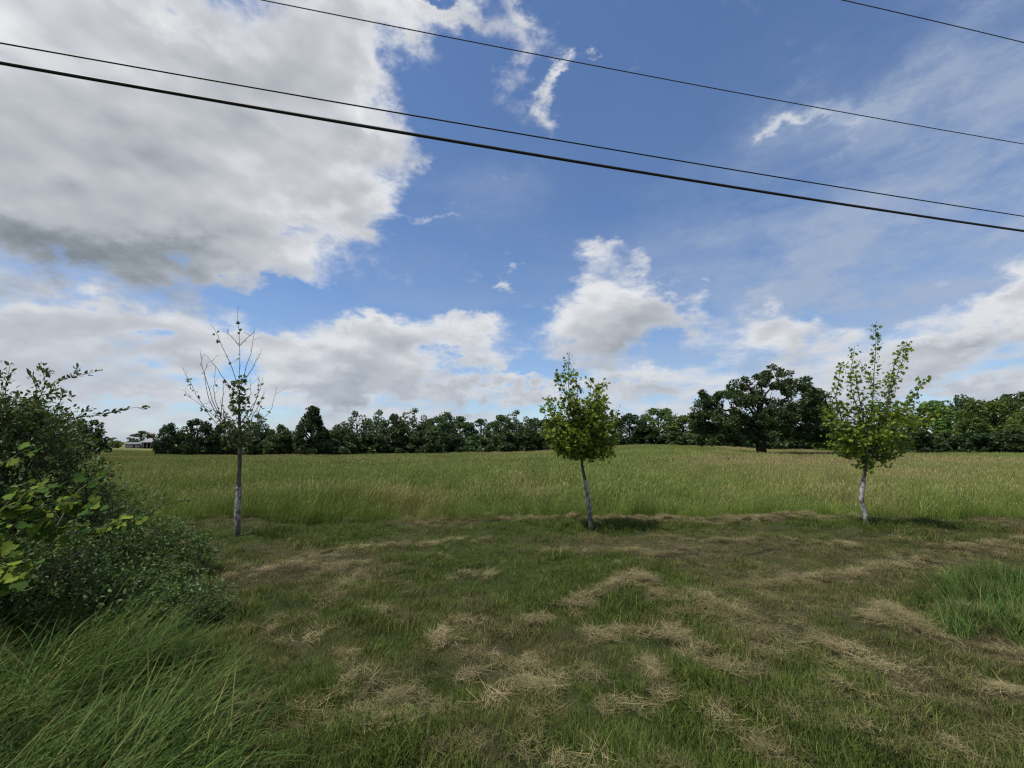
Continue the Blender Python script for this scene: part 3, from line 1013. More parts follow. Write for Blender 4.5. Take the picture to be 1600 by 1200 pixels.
for i, (x, tp, w, kd) in enumerate(row_b):
    tree(x, tp, w * 1.32, kd, 100 + 6 * math.sin(i * 2.1), '%s hedgerow tree, %s to the right of the tall dark conical tree' % ('pale airy' if kd == 'pale' else 'dark broad' if kd == 'dark' else 'green', ordn[i + 1]), group=LINE)
row_c = [(985, 647, 46, 'dark', 'dark tree just right of the crown of the leafy middle sapling'),
         (1030, 636, 56, 'bright', 'broad mid green tree, tallest between the middle sapling and the oak'),
         (1070, 650, 50, 'brightround', 'rounded green tree touching the left side of the oak'),
         (1110, 664, 50, 'bright', 'green tree half hidden behind the left side of the oak'),
         (1160, 668, 56, 'bright', 'green tree behind the oak, left of its trunk'),
         (1235, 668, 60, 'bright', 'green tree behind the oak, right of its trunk')]
for i, (x, tp, w, kd, lb) in enumerate(row_c):
    tree(x, tp, w * 1.4, kd, 96 + 4 * math.sin(i * 1.7), lb, group=LINE)
row_d = [(1308, 674, 50, 'bright', 80, 'bright green tree between the oak and the right hand sapling'),
         (1352, 660, 60, 'bright', 84, 'green tree behind the crown of the right hand sapling'),
         (1412, 646, 60, 'bright', 86, 'tree showing through the right side of the right hand sapling'),
         (1468, 628, 66, 'brightround', 84, 'rounded green tree, first wholly clear to the right of the right hand sapling'),
         (1512, 619, 62, 'wide', 88, 'darker broad tree standing tall in the right hand wood'),
         (1560, 622, 80, 'bright', 72, 'bright yellow green broad tree near the right edge'),
         (1603, 612, 70, 'wide', 86, 'tall darker tree at the right edge behind the bright one'),
         (1625, 640, 70, 'bright', 66, 'low bright green tree cut by the right edge')]
for x, tp, w, kd, Yd, lb in row_d:
    tree(x, tp, w * 1.35, kd, Yd, lb, group='trees of the wood on the right')
row_e = [(1438, 672, 62, 'darkbush', 62, 'dark bush at the edge of the right wood, next to the sapling'),
         (1480, 676, 56, 'bush', 64, 'second bush along the foot of the right wood'),
         (1528, 674, 70, 'darkbush', 62, 'third bush along the foot of the right wood, dark and wide'),
         (1585, 670, 80, 'bush', 60, 'bush at the foot of the right wood beside the right edge')]
for x, tp, w, kd, Yd, lb in row_e:
    tree(x, tp, w, kd, Yd, lb, 'hedge_bush', 'bushes along the foot of the right wood', 'bush')
bx = [285, 330, 378, 420, 452, 508, 540, 580, 625, 665, 705, 745, 790, 825, 860, 925, 1010, 1055, 1105, 1150, 1200, 1245, 1290, 1340]
for i, x in enumerate(bx):
    tree(x, 676 + 5 * math.sin(i * 1.9) - (6 if x > 900 else 0), 62, 'darkbush' if i % 3 == 1 else 'bush', 93 + 2 * math.sin(i),
         'low bush filling the foot of the long hedgerow, %s from the left' % ordn[i], 'hedge_bush', 'low bushes along the foot of the long hedgerow', 'bush')
tree(40, 640, 130, 'dark', 52, 'big dark tree behind the left shrub, cut by the left edge', 'field_tree')
tree(128, 655, 72, 'dark', 60, 'dark rounded tree just right of the left shrub, beside the gap to the far shed', 'field_tree')
tree(1128, 715, 56, 'palebush', 30, 'low pale green weed clump in the meadow in front of the oak', 'weed_clump', None, 'weeds')
tree(176, 684, 26, 'bright', 190, 'small far tree left of the far tall tree and shed', 'field_tree')
tree(219, 674, 36, 'round', 205, 'far spreading tree in front of the reddish tower by the shed', 'field_tree')

# ---------------------------------------------------------------- far farm
M_ROOF = plain_mat('grey_metal_roof', (0.17, 0.18, 0.20), (0.24, 0.25, 0.27), 0.6, 0.6)
M_SHED = plain_mat('dark_shed_boards', (0.035, 0.03, 0.026), (0.07, 0.058, 0.05), 1.2)
M_PALEWALL = plain_mat('pale_boards', (0.20, 0.195, 0.185), (0.27, 0.265, 0.25), 1.5)
M_RED = plain_mat('weathered_red', (0.17, 0.085, 0.075), (0.25, 0.13, 0.115), 0.8)


def box(g, x0, x1, y0, y1, z0, z1):
    V = [(x, y, z) for z in (z0, z1) for y in (y0, y1) for x in (x0, x1)]
    return g.add(V, [[0, 1, 5, 4], [1, 3, 7, 5], [3, 2, 6, 7], [2, 0, 4, 6], [4, 5, 7, 6], [0, 2, 3, 1]])


FY = 185.0
m_px = FY / FPX
c = at(238, 700, FY)
gz = float(terrain(c[0], FY))
eave, ridge = at(238, 691.5, FY)[2] - gz, at(238, 687.5, FY)[2] - gz
sh = thing('farm_shed', (c[0], FY, gz), 'long low shed with a pale grey metal roof beyond the field', 'shed')
L_, W_ = 34 * m_px, 9.0
obj('wall', box(Geo(), -L_ / 2, L_ / 2, 5.0, 5.3, -0.5, eave).build('wall', M_SHED), sh)
for sgn in (-1, 1):
    obj('end_wall', box(Geo(), sgn * L_ / 2 - 0.15, sgn * L_ / 2 + 0.15, 0.3, 5.0, -0.5, eave).build('end_wall', M_SHED), sh)
post = box(Geo(), -0.14, 0.14, -0.14, 0.14, -0.5, eave).build('post', M_PALEWALL)
for k in range(6):
    obj('post', post, sh, (-L_ / 2 + 0.8 + k * (L_ - 1.6) / 5, 0, 0))
g = Geo()
o_ = L_ / 2 + 0.5
V = [(-o_, -0.8, eave), (o_, -0.8, eave), (o_, 4.5, ridge + 0.6), (-o_, 4.5, ridge + 0.6), (o_, 9.5, eave), (-o_, 9.5, eave)]
V += [(x, y, z + 0.2) for x, y, z in V]
g.add(V, [[6, 7, 8, 9], [9, 8, 10, 11], [0, 3, 2, 1], [3, 5, 4, 2], [0, 1, 7, 6], [4, 5, 11, 10], [1, 2, 8, 7], [2, 4, 10, 8], [3, 0, 6, 9], [5, 3, 9, 11]])
obj('roof', g.build('roof', M_ROOF), sh)
c = at(199, 700, FY)
hb = thing('farm_outbuilding', (c[0], FY + 2, float(terrain(c[0], FY + 2))), 'small pale outbuilding left of the long grey roofed shed', 'shed')
ze = at(199, 694, FY)[2] - hb.location.z
obj('wall', box(Geo(), -2.9, 2.9, 0, 4, -0.5, ze).build('wall', M_PALEWALL), hb)
obj('door', box(Geo(), 0.4, 1.6, -0.08, -0.01, -0.4, ze * 0.75).build('door', M_SHED), hb)
g = Geo()
V = [(-3.2, -0.3, ze + .02), (3.2, -0.3, ze + .02), (3.2, 2, ze + 0.7), (-3.2, 2, ze + 0.7), (3.2, 4.3, ze + .02), (-3.2, 4.3, ze + .02)]
g.add(V, [[0, 1, 2, 3], [3, 2, 4, 5], [0, 5, 4, 1]]).add([V[0], V[3], V[5], V[1], V[4], V[2]], [[0, 1, 2], [3, 4, 5]])
obj('roof', g.build('roof', M_ROOF), hb)
c = at(234, 700, 215)
zt = at(234, 677, 215)[2] - float(terrain(c[0], 215))
tw = thing('farm_tower', (c[0], 215, float(terrain(c[0], 215))), 'reddish brown tower rising behind the grey roofed shed', 'tower')
obj('shaft', Geo().tube([(0, 0, -0.5), (0, 0, zt * 0.5), (0, 0, zt - 0.5)], 1.55, 20).build('shaft', M_RED), tw)
for k in range(5):
    zz = zt * (0.15 + 0.17 * k)
    obj('band', Geo().tube([(0, 0, zz - 0.12), (0, 0, zz), (0, 0, zz + 0.12)], 1.62, 20, False).build('band', M_SHED), tw)
obj('cap', Geo().tube([(0, 0, zt - 0.6), (0, 0, zt - 0.1), (0, 0, zt)], [1.75, 1.5, 0.3], 20).build('cap', M_RED), tw)


# ---------------------------------------------------------------- the oak
def build_oak():
    rng = np.random.default_rng(42)
    Yd = OAK[1]
    gz = float(terrain(OAK[0], Yd))
    e = thing('oak_tree', (OAK[0], Yd, gz), 'big spreading dark green oak standing alone in the meadow', 'tree')
    vdir = np.array([OAK[0], Yd, 0.0]) / math.hypot(OAK[0], Yd)

    def loc(px, py, dep=0.0):
        p = at(px, py, Yd)
        return np.array([p[0] - OAK[0], 0.0, p[2] - gz]) + dep * vdir      # depth runs along the sight line to the tree
    outx = np.array([1082, 1088, 1100, 1125, 1132, 1150, 1165, 1180, 1205, 1215, 1240, 1262, 1275, 1290, 1300, 1304])
    outt = np.array([655, 620, 606, 604, 604, 599, 588, 578, 568, 571, 578, 589, 601, 618, 643, 670])
    outb = np.array([665, 690, 697, 695, 694, 696, 700, 695, 686, 686, 688, 690, 695, 699, 698, 690])
    holes = [(1168, 620, 4), (1180, 597, 3), (1213, 618, 6), (1223, 594, 3), (1136, 630, 5), (1246, 620, 3), (1215, 694, 9), (1165, 694, 6)]
    cr, tr = Geo(), Geo()
    H = 6.6
    ends = []
    n = 0
    while n < 540:
        px = rng.uniform(1084, 1303)
        tp, bt = np.interp(px, outx, outt), np.interp(px, outx, outb)
        py = tp + 6 + (bt - tp - 10) * rng.uniform() ** 0.85
        if any((px - a) ** 2 + (py - b) ** 2 < (r + 4) ** 2 for a, b, r in holes):
            continue
        fx = 1 - abs((px - 1193) / 112) ** 2
        fz = 1 - abs((py - 660) / 95) ** 2
        half = H * math.sqrt(max(0.05, fx)) * math.sqrt(max(0.15, fz)) + 0.8
        dep = rng.uniform(-half, half)
        c = loc(px, py, dep)
        cs = rng.uniform(0.45, 0.85)
        P, d = clump_points(rng, c, (cs, cs, cs * 0.6), 90, 0.35)
        leaves(cr, P, 0.24, rng, CLUMP, 0.5, d + np.array([0, 0, .15]), 0.1)
        ends.append(c)
        n += 1
    fork = loc(1189, 668)
    tr.tube(curve([(0, 0, -0.3), (0.02, 0, 0.3), loc(1189, 690), fork], 9), [1.05, 0.85, 0.72, 0.66, 0.62, 0.6, 0.6, 0.58, 0.55], 12)
    mains = [loc(x, y, dd) for x, y, dd in ((1120, 640, -1), (1140, 615, 2), (1165, 600, -2), (1190, 590, 1), (1215, 598, -1.5), (1245, 612, 1.5), (1275, 640, -1),
                                            (1110, 672, 1), (1280, 668, 2), (1185, 630, -5), (1200, 630, 5), (1235, 655, -4), (1150, 655, -4), (1150, 650, 4), (1240, 650, 4))]
    nodes = []
    for m_ in mains:
        pth = curve([fork + np.array([0, 0, -rng.uniform(0, 1.2)]), fork + (m_ - fork) * 0.45 + np.array([0, 0, rng.uniform(0.2, 0.8)]) + rng.normal(0, .25, 3), m_], 10)
        tr.tube(pth, np.linspace(0.24, 0.05, 10), 7, False)
        nodes += [(q_, r_2) for q_, r_2 in zip(pth[4:], np.linspace(0.18, 0.07, 6))]
    NP = np.array([a for a, _ in nodes])
    for c in ends:
        i = int(np.argmin(np.linalg.norm(NP - c, axis=1) + 0.6 * np.maximum(0, NP[:, 2] - c[2])))
        s = NP[i]
        tr.tube(curve([s, (s + c) / 2 + rng.normal(0, .2, 3) + np.array([0, 0, .1]), c], 6), np.linspace(min(0.06, nodes[i][1]), 0.015, 6), 5, False)
    obj('trunk', tr.build('trunk', M_OAKBARK, True), e)
    obj('crown', cr.build('crown', M_OAK), e)


build_oak()


# ---------------------------------------------------------------- the three saplings
def shoot(loc, rng, tw, pts, r0, r1, n=9, dep=0.0):
    """a branch through frame points; it wanders in depth too"""
    P = np.array([loc(x, y) for x, y in pts])
    P[:, 1] += np.linspace(0, 1, len(P)) ** 0.8 * dep
    c = curve(P, n)
    c[1:] += rng.normal(0, 0.008, (n - 1, 3))
    tw.tube(c, np.linspace(r0, r1, n), 6, False)
    return c


def along(rng, path, n, off=0.05, t0=0.0, t1=1.0):
    s = rng.uniform(t0, t1, n) * (len(path) - 1)
    i = np.minimum(s.astype(int), len(path) - 2)
    f = (s - i)[:, None]
    p = path[i] * (1 - f) + path[i + 1] * f
    d = rng.normal(size=(n, 3)) * np.array([1, 1, 0.6])
    d /= np.linalg.norm(d, axis=1, keepdims=True)
    return p + d * off * rng.uniform(0.4, 1.3, n)[:, None], d


def sapling(base_px, name, label, trunk_px, trunk_r, guard_px, build, seed):
    rng = np.random.default_rng(seed)
    b = ground(*base_px)

    def loc(x, y):
        p = at(x, y, b[1])
        return p - b
    e = thing(name, b, label, 'tree', 'young trees planted along the verge')
    tr, cr = Geo(), Geo()
    tp = curve([(0, 0, -0.06)] + [loc(*q_) for q_ in trunk_px], 16)
    tr.tube(tp, np.interp(np.linspace(0, 1, 16), [0, 0.6, 1], [trunk_r, trunk_r * 0.8, trunk_r * (0.28 if 'bare' in name else 0.6)]), 10)
    gp = curve([loc(*q_) for q_ in guard_px], 22)
    gr = Geo()
    rr = trunk_r * np.linspace(1.25, 1.05, 22) * (1 + 0.05 * np.sin(np.arange(22) * 1.9) + rng.normal(0, 0.03, 22))
    gr.tube(gp, rr, 12, False)
    build(rng, loc, tr, cr)
    obj('trunk', tr.build('trunk', M_BARK, True), e)
    obj('trunk_guard', gr.build('trunk_guard', M_GUARD, True), e)
    obj('crown', cr.build('crown', M_MAPLE if name != 'bare_sapling' else M_MAPLE_SICK), e)
    return e


def crown_mid(rng, loc, tr, cr):
    f = (908, 716)
    S = [((908, 716), (898, 660), (888, 600), (889, 549), 0.0, 150), ((908, 716), (925, 660), (932, 620), (921, 590), 0.12, 130), ((908, 716), (915, 650), (935, 612), (940, 600), -0.2, 100),
         ((906, 712), (880, 670), (866, 640), (858, 620), 0.1, 110), ((906, 712), (872, 680), (853, 655), (848, 635), -0.15, 80), ((908, 714), (935, 685), (955, 660), (962, 640), -0.1, 100),
         ((908, 714), (900, 650), (905, 600), (897, 575), 0.3, 120), ((908, 716), (890, 640), (875, 600), (874, 585), -0.3, 110), ((908, 712), (930, 670), (948, 630), (944, 615), 0.35, 110),
         ((908, 714), (885, 690), (860, 678), (850, 672), 0.3, 80), ((908, 714), (940, 700), (960, 690), (966, 682), 0.2, 80), ((908, 716), (928, 708), (945, 712), (950, 706), -0.25, 70),
         ((908, 716), (900, 700), (885, 700), (878, 690), -0.3, 80)]
    for a, b, c, d, dep, n in S:
        p = shoot(loc, rng, tr, (a, b, c, d), 0.013, 0.003, 10, dep)
        P, h = along(rng, p, n, 0.085, 0.18, 1.0)
        leaves(cr, P, 0.070, rng, LEAF_MAPLE, 0.35, h * 0.9, 0.5)
    n = 0
    while n < 150:                                          # side twigs filling the round lower crown
        x, y = rng.uniform(850, 962), rng.uniform(622, 716)
        wd = np.interp(y, [600, 640, 670, 690, 712, 722], [34, 46, 56, 54, 36, 22])
        cx = np.interp(y, [600, 720], [903, 914])
        if abs(x - cx) > wd:
            continue
        dep = rng.uniform(-1, 1) * math.sqrt(max(0, 1 - ((x - cx) / wd) ** 2)) * wd / FPX * 7.7 * 0.9
        q_ = loc(x, y) + np.array([0, dep, 0])
        s = loc(908 + (x - 908) * 0.25, min(714, y + 25))
        p = curve([s, (s + q_) / 2 + np.array([0, 0, 0.02]), q_], 5)
        tr.tube(p, np.linspace(0.006, 0.002, 5), 4, False)
        P, h = along(rng, p, 26, 0.09, 0.35, 1.1)
        leaves(cr, P, 0.068, rng, LEAF_MAPLE, 0.35, h * 0.9, 0.5)
        n += 1


def crown_right(rng, loc, tr, cr):
    S = [((1356, 716), (1362, 660), (1366, 580), (1368, 505), 0.0, 190), ((1360, 700), (1385, 640), (1408, 580), (1424, 532), 0.1, 180), ((1358, 706), (1345, 650), (1335, 590), (1346, 538), 0.15, 130),
         ((1356, 712), (1322, 670), (1303, 620), (1311, 568), -0.1, 150), ((1360, 700), (1378, 640), (1385, 570), (1396, 540), -0.25, 90), ((1360, 704), (1400, 660), (1425, 625), (1446, 590), 0.0, 150),
         ((1356, 716), (1330, 690), (1308, 665), (1298, 640), 0.25, 110), ((1358, 712), (1372, 640), (1376, 590), (1362, 560), 0.3, 110), ((1360, 706), (1410, 680), (1432, 660), (1440, 642), -0.25, 110),
         ((1356, 712), (1340, 650), (1325, 600), (1318, 590), -0.3, 90), ((1360, 702), (1395, 640), (1405, 600), (1410, 580), 0.3, 110), ((1356, 718), (1325, 712), (1305, 700), (1296, 690), 0.0, 80),
         ((1358, 716), (1400, 712), (1420, 700), (1432, 690), 0.15, 80)]
    for a, b, c, d, dep, n in S:
        p = shoot(loc, rng, tr, (a, b, c, d), 0.014, 0.003, 10, dep)
        P, h = along(rng, p, n, 0.075, 0.2, 1.0)
        leaves(cr, P, 0.064, rng, LEAF_MAPLE, 0.35, h * 0.9, 0.55)
    n = 0
    while n < 85:
        x, y = rng.uniform(1292, 1440), rng.uniform(625, 738)
        wd = np.interp(y, [620, 660, 690, 715, 738], [62, 64, 56, 38, 14])
        cx = np.interp(y, [620, 738], [1365, 1356])
        if abs(x - cx) > wd:
            continue
        dep = rng.uniform(-1, 1) * math.sqrt(max(0, 1 - ((x - cx) / wd) ** 2)) * wd / FPX * 8.0 * 0.8
        q_ = loc(x, y) + np.array([0, dep, 0])
        s = loc(1358 + (x - 1358) * 0.3, min(716, y + 25))
        p = curve([s, (s + q_) / 2 + np.array([0, 0, 0.03]), q_], 5)
        tr.tube(p, np.linspace(0.007, 0.002, 5), 4, False)
        P, h = along(rng, p, 26, 0.10, 0.3, 1.1)
        leaves(cr, P, 0.068, rng, LEAF_MAPLE, 0.35, h * 0.9, 0.5)
        n += 1
    shoot(loc, rng, tr, ((1352, 718), (1340, 745), (1320, 770), (1305, 782)), 0.006, 0.002, 10, -0.3)   # dead twig hanging to the lower left


def crown_bare(rng, loc, tr, cr):
    S = [((374, 700), (374, 620), (374, 540), (371, 479), 0.0, 14), ((373, 606), (360, 575), (340, 530), (325, 505), 0.1, 6), ((373, 604), (385, 580), (397, 545), (403, 516), -0.1, 0),
         ((374, 606), (390, 575), (400, 555), (402, 542), 0.15, 0), ((374, 540), (380, 532), (390, 523), (394, 517), 0.05, 0), ((374, 540), (366, 530), (358, 522), (357, 515), -0.05, 0),
         ((370, 690), (340, 655), (305, 630), (276, 606), 0.1, 12), ((370, 690), (335, 655), (308, 610), (292, 575), -0.1, 22), ((345, 660), (322, 620), (312, 580), (314, 562), 0.2, 3),
         ((350, 664), (335, 620), (325, 575), (325, 551), -0.2, 3), ((345, 655), (335, 630), (330, 600), (332, 570), 0.1, 2), ((372, 620), (360, 600), (345, 575), (332, 556), -0.2, 6), ((345, 650), (343, 620), (340, 600), (341, 592), 0.2, 0),
         ((374, 690), (398, 665), (418, 640), (427, 604), 0.1, 4), ((374, 690), (395, 660), (412, 630), (422, 612), -0.15, 3), ((376, 670), (395, 640), (405, 610), (411, 590), 0.0, 6),
         ((376, 660), (395, 625), (398, 600), (395, 586), 0.2, 12), ((372, 680), (358, 660), (356, 640), (357, 630), -0.2, 3), ((375, 650), (392, 630), (402, 612), (404, 595), -0.25, 4)]
    for a, b, c, d, dep, n in S:
        p = shoot(loc, rng, tr, (a, b, c, d), 0.0068, 0.0022, 11, dep)
        P, h = along(rng, p, n, 0.03, 0.1, 0.85)
        leaves(cr, P, 0.06, rng, LEAF_MAPLE, 0.35, h * 0.6, 0.8)
        for _ in range(3):
            i = int(rng.integers(4, 10))
            q_ = p[i] + np.array([rng.normal(0, .07), rng.normal(0, .07), rng.uniform(0.04, 0.16)])
            tr.tube(curve([p[i], q_], 3), [0.003, 0.0022, 0.0016], 4, False)
    P, h = along(rng, np.array([loc(372, 645), loc(374, 592)]), 150, 0.12)
    leaves(cr, P, 0.072, rng, LEAF_MAPLE, 0.35, h * 0.6, 0.8)
    n = 0
    while n < 42:                                          # thin leafy zone at the foot of the crown
        x, y = rng.uniform(325, 425), rng.uniform(635, 700)
        if abs(x - 372) > np.interp(y, [630, 660, 700], [48, 46, 14]):
            continue
        q_ = loc(x, y) + np.array([0, rng.normal(0, .18), 0])
        s = loc(373, min(702, y + 25))
        p = curve([s, (s + q_) / 2 + np.array([0, 0, 0.02]), q_], 5)
        tr.tube(p, np.linspace(0.005, 0.002, 5), 4, False)
        P, h = along(rng, p, 6, 0.07, 0.4, 1.1)
        leaves(cr, P, 0.058, rng, LEAF_MAPLE, 0.35, h * 0.9, 0.5)
        n += 1


sapling((371, 838), 'bare_sapling', 'nearly bare young tree with upright twigs and a pale wrapped trunk', [(371, 800), (373, 750), (375, 700), (374, 650), (374, 610)], 0.042,
        [(371, 832), (371, 800), (373, 770), (373, 757)], crown_bare, 101)
sapling((924, 830), 'leafy_sapling', 'young maple with a dense light green crown and leaning white wrapped trunk, in the middle', [(922, 800), (917, 765), (911, 735), (908, 714)], 0.036,
        [(924, 828), (921, 800), (917, 765), (914, 750)], crown_mid, 102)
sapling((1353, 822), 'forked_sapling', 'young maple with long leafy upright shoots and crooked white wrapped trunk, on the right', [(1351, 800), (1346, 780), (1349, 750), (1356, 714)], 0.036,
        [(1354, 821), (1351, 802), (1346, 780), (1348, 760), (1349, 747)], crown_right, 103)


# ---------------------------------------------------------------- shrubs on the left
def shrub(name, label, lumps, Ybase, n_leaf, size, mat, seed, sprays=(), shape=LEAF_OVAL, twig=0.010):
    """lumps: frame x, y, radii in pixels, depth; leaves on twigs that start at the foot"""
    rng = np.random.default_rng(seed)
    foot = ground(lumps[0][0], lumps[0][5])
    e = thing(name, foot, label, 'shrub', 'shrubs at the left of the verge')
    st, cr = Geo(), Geo()
    area = sum(l[2] * l[3] for l in lumps)
    for (x, y, rx, ry, Yd, _) in lumps:
        c = at(x, y, Yd) - foot
        rad = np.array([rx, 0, ry]) * Yd / FPX
        rad[1] = 0.75 * rad[0] + 0.1
        k = int(n_leaf * rx * ry / area / 14)
        d = rng.normal(size=(k, 3))
        d /= np.linalg.norm(d, axis=1, keepdims=True)
        tips = c + d * rad * (0.45 + 0.62 * rng.uniform(0, 1, k) ** 0.6)[:, None]
        tips[:, 2] = np.maximum(tips[:, 2], terrain(tips[:, 0] + foot[0], tips[:, 1] + foot[1]) - foot[2] + 0.03)
        for i in range(k):
            s = c + (tips[i] - c) * 0.35 + np.array([0, 0, -0.12])
            p = curve([s, (s + tips[i]) / 2 + np.array([0, 0, 0.04]), tips[i]], 5)
            if i % 3 == 0:
                st.tube(p, np.linspace(twig * 0.5, 0.002, 5), 4, False)
            P, h = along(rng, p, 14, size * 0.8, 0.4, 1.1)
            leaves(cr, P, size, rng, shape, 0.45, h + (tips[i] - s) * 1.5, 0.15)
        for _ in range(5):
            b = np.array([c[0] * 0.85 + rng.normal(0, .15), c[1] + rng.normal(0, .15), 0.0])
            b[2] = terrain(b[0] + foot[0], b[1] + foot[1]) - foot[2] - 0.05
            st.tube(curve([b, (b + c) / 2 + rng.normal(0, .08, 3), c + d[0] * rad * 0.5], 7), np.linspace(twig, twig * 0.4, 7), 5, False)
    for pts, Yd, n in sprays:
        P0 = np.array([at(x, y, Yd) - foot for x, y in pts])
        p = curve(P0, 14)
        st.tube(p, np.linspace(twig * 0.6, 0.0018, 14), 5, False)
        for _ in range(max(3, n // 28)):
            i = int(rng.integers(3, 12))
            tip = p[i] + (p[min(13, i + 3)] - p[i]) * 0.5 + rng.normal(0, 0.10, 3) + np.array([0.03, 0, 0.05])
            q_ = curve([p[i], (p[i] + tip) / 2 + np.array([0, 0, 0.02]), tip], 5)
            st.tube(q_, np.linspace(0.003, 0.0015, 5), 4, False)
            P, h = along(rng, q_, 16, size * 0.5, 0.15, 1.0)
            leaves(cr, P, size, rng, LEAF_OVAL, 0.4, h * 0.6 + (tip - p[i]) * 6, 0.0, 0.5)
        P, h = along(rng, p, n, size * 0.5, 0.12, 1.0)
        leaves(cr, P, size, rng, LEAF_OVAL, 0.4, h * 0.7 + (p[-1] - p[0]) * 1.5, 0.0, 0.5)
    obj('stems', st.build('stems', M_BARK, True), e)
    obj('foliage', cr.build('foliage', mat), e)
    return e


shrub('tall_shrub', 'tall dark green shrub with arching leafy branches at the left edge',
      [(25, 740, 110, 95, 4.7, 900), (60, 690, 75, 60, 5.0, 900), (-60, 680, 110, 110, 4.6, 900), (110, 760, 60, 70, 5.0, 900), (-10, 640, 60, 40, 4.6, 900), (45, 655, 60, 38, 4.8, 900), (70, 820, 110, 90, 4.7, 900), (-130, 800, 140, 160, 4.4, 900)],
      4.7, 25000, 0.046, M_SHRUB, 201,
      [([(-20, 690), (30, 640), (80, 600), (160, 578)], 4.5, 90), ([(40, 700), (90, 662), (140, 650), (202, 640)], 4.6, 90), ([(-10, 680), (5, 640), (10, 600), (16, 570)], 4.5, 45),
       ([(10, 680), (50, 640), (70, 600), (62, 568)], 4.6, 60), ([(30, 690), (80, 660), (95, 625), (100, 605)], 4.6, 50), ([(-20, 700), (30, 650), (55, 620), (105, 612)], 4.4, 50)])
shrub('low_shrub', 'low green shrub spreading in front of the bare sapling',
      [(200, 850, 80, 55, 5.0, 930), (270, 850, 55, 42, 5.3, 915), (130, 880, 90, 70, 4.5, 950), (310, 870, 34, 30, 5.3, 905), (220, 910, 80, 45, 4.4, 960), (300, 935, 55, 40, 4.2, 970), (180, 800, 60, 40, 5.2, 920)],
      4.8, 20000, 0.033, M_LOWSHRUB, 202, [([(200, 850), (230, 810), (250, 790), (262, 780)], 5.0, 30)])
shrub('shaded_shrub', 'dark leafy shrub under the grape vine in the near left corner',
      [(40, 900, 120, 75, 3.9, 1000), (150, 940, 90, 50, 3.9, 1000), (-60, 930, 110, 90, 3.7, 1010)],
      3.9, 13000, 0.040, M_SHRUB, 203)

# grape vine: each big leaf is a piece of its own
vr = np.random.default_rng(77)
ang = np.radians([0, 22, 40, 58, 76, 95, 120, 145, 162])
rad = np.array([0.62, 0.50, 0.60, 0.44, 0.56, 0.50, 0.52, 0.44, 0.20])
half = [(rad[i] * math.sin(ang[i]), 0.45 + rad[i] * math.cos(ang[i])) for i in range(len(ang))]
outl = [(x, y) for x, y in half] + [(0.0, 0.12)] + [(-x, y) for x, y in half[:0:-1]]
VL = np.array([(0, 0.45, 0.0)] + [(x, y, 0.16 * abs(x) - 0.22 * (y - 0.4) ** 2) for x, y in outl])
nL = len(outl)
vine_me = [mesh('leaf', VL * np.array([1, 1, f_]), np.array([[0, i + 1, (i + 1) % nL + 1] for i in range(nL)]), M_VINE, {'r': np.full(nL + 1, rv)}, True)
           for f_, rv in ((1.0, 0.05), (1.8, 0.45), (-1.0, 0.95))]
vf = ground(40, 960)
vine = thing('grape_vine', vf, 'grape vine with big bright green leaves climbing over the left shrub', 'vine')
vs = Geo()
vpaths = [curve([at(x, y, Yv) - vf for x, y, Yv in pp], 14) for pp in (
    [(-40, 960, 3.6), (0, 860, 3.5), (40, 800, 3.5), (110, 785, 3.7), (150, 800, 3.9)], [(-40, 900, 3.5), (-10, 820, 3.4), (30, 770, 3.5), (80, 765, 3.7)],
    [(-30, 940, 3.4), (10, 850, 3.4), (60, 825, 3.5), (100, 835, 3.7)], [(-60, 800, 3.5), (-20, 740, 3.6), (20, 715, 3.9), (40, 700, 4.0)],
    [(60, 860, 3.7), (120, 830, 3.9), (180, 820, 4.2), (240, 800, 4.6)], [(90, 820, 3.8), (120, 770, 4.0), (150, 750, 4.3), (165, 745, 4.4)],
    [(-50, 960, 3.3), (0, 900, 3.3), (20, 880, 3.3), (40, 905, 3.3)])]
for p in vpaths:
    vs.tube(p, np.linspace(0.007, 0.002, 14), 5, False)
obj('stem', vs.build('stem', M_BARK, True), vine)
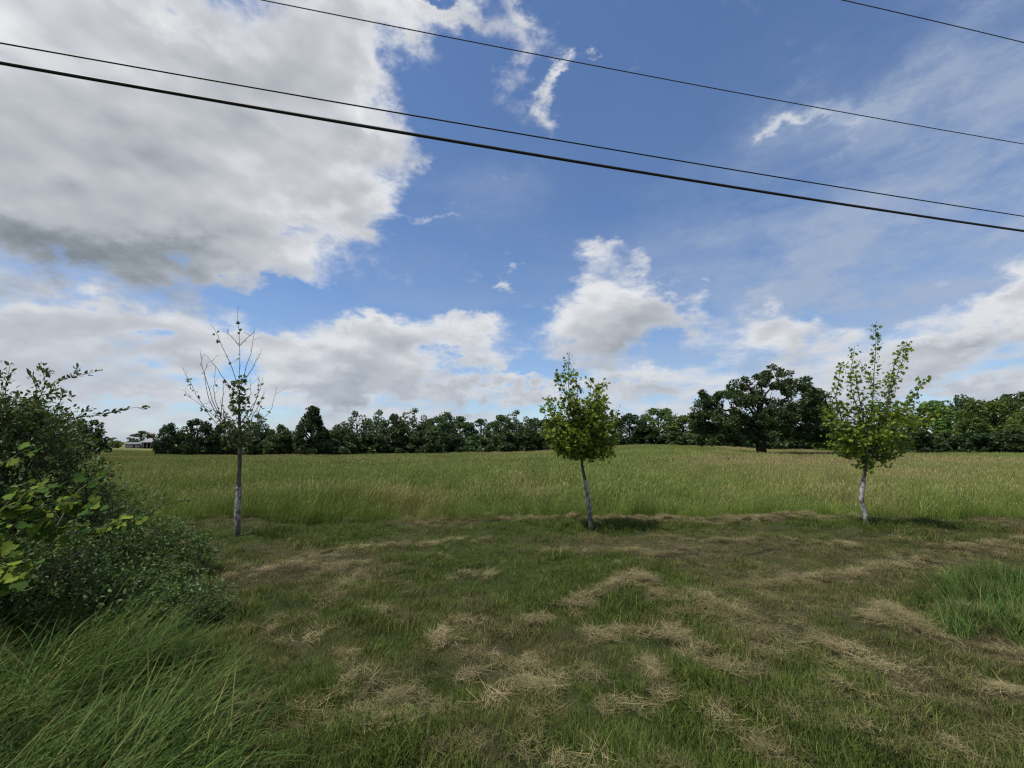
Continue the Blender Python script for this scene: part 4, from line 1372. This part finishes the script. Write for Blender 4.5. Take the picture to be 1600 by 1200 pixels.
cnt = [52, 44, 52, 8, 26, 10, 34]
for p, n in zip(vpaths, cnt):
    P, h = along(vr, p, n, 0.08, 0.15, 1.0)
    for q_, hh in zip(P, h):
        o = obj('leaf', vine_me[int(vr.integers(0, 3))], vine, q_ + np.array([0, vr.uniform(-0.06, 0.12), 0.02]))
        o.rotation_mode = 'ZYX'
        s = vr.uniform(0.05, 0.10)
        o.scale = (s, s, s)
        o.rotation_euler = (vr.normal(0.6, 0.35), vr.normal(0, 0.35), vr.uniform(2.0, 4.3))

# ---------------------------------------------------------------- overhead cables
def cable(px3, h, r, mat, name, label, cat='cable', twist=False):
    """hangs through three frame points; its ends are at height h, its plan is straight, it sags between"""
    def hit(x, y):
        d = ray(x, y)
        return np.array([0, 0, EYE]) + d * ((h - EYE) / d[2])
    a, b = hit(*px3[0]), hit(*px3[2])
    dr = ray(*px3[1])
    pl = b[:2] - a[:2]
    A = np.array([[dr[0], -pl[0]], [dr[1], -pl[1]]])
    k, s = np.linalg.solve(A, a[:2])
    zm = EYE + dr[2] * k
    q2 = (zm - h) / (s * (s - 1)) if abs(s * (s - 1)) > 1e-6 else 0.0
    ss = np.linspace(-0.9, 2.4, 150)
    P = np.stack([a[0] + pl[0] * ss, a[1] + pl[1] * ss, h + q2 * ss * (ss - 1)], -1)
    g = Geo()
    g.tube(P, r, 8)
    o = obj(name, g.build(name, mat, True))
    return tag(o, label, cat, 'overhead lines')


cable([(0, 98), (800, 236), (1600, 361)], 5.6, 0.020, M_RUBBER, 'overhead_cable', 'thick black overhead cable, lowest and heaviest of the four lines')
cable([(0, 67), (800, 207), (1600, 338)], 6.0, 0.0095, M_RUBBER, 'overhead_cable', 'thin black overhead cable running just above the thick one')
cable([(405, -1), (900, 97), (1600, 225)], 8.5, 0.0085, M_WIRE, 'overhead_wire', 'fine grey overhead wire crossing the blue sky from top centre', 'wire')
cable([(1312, -1), (1460, 33), (1602, 67)], 10.0, 0.0085, M_WIRE, 'overhead_wire', 'fine grey overhead wire in the top right corner', 'wire')
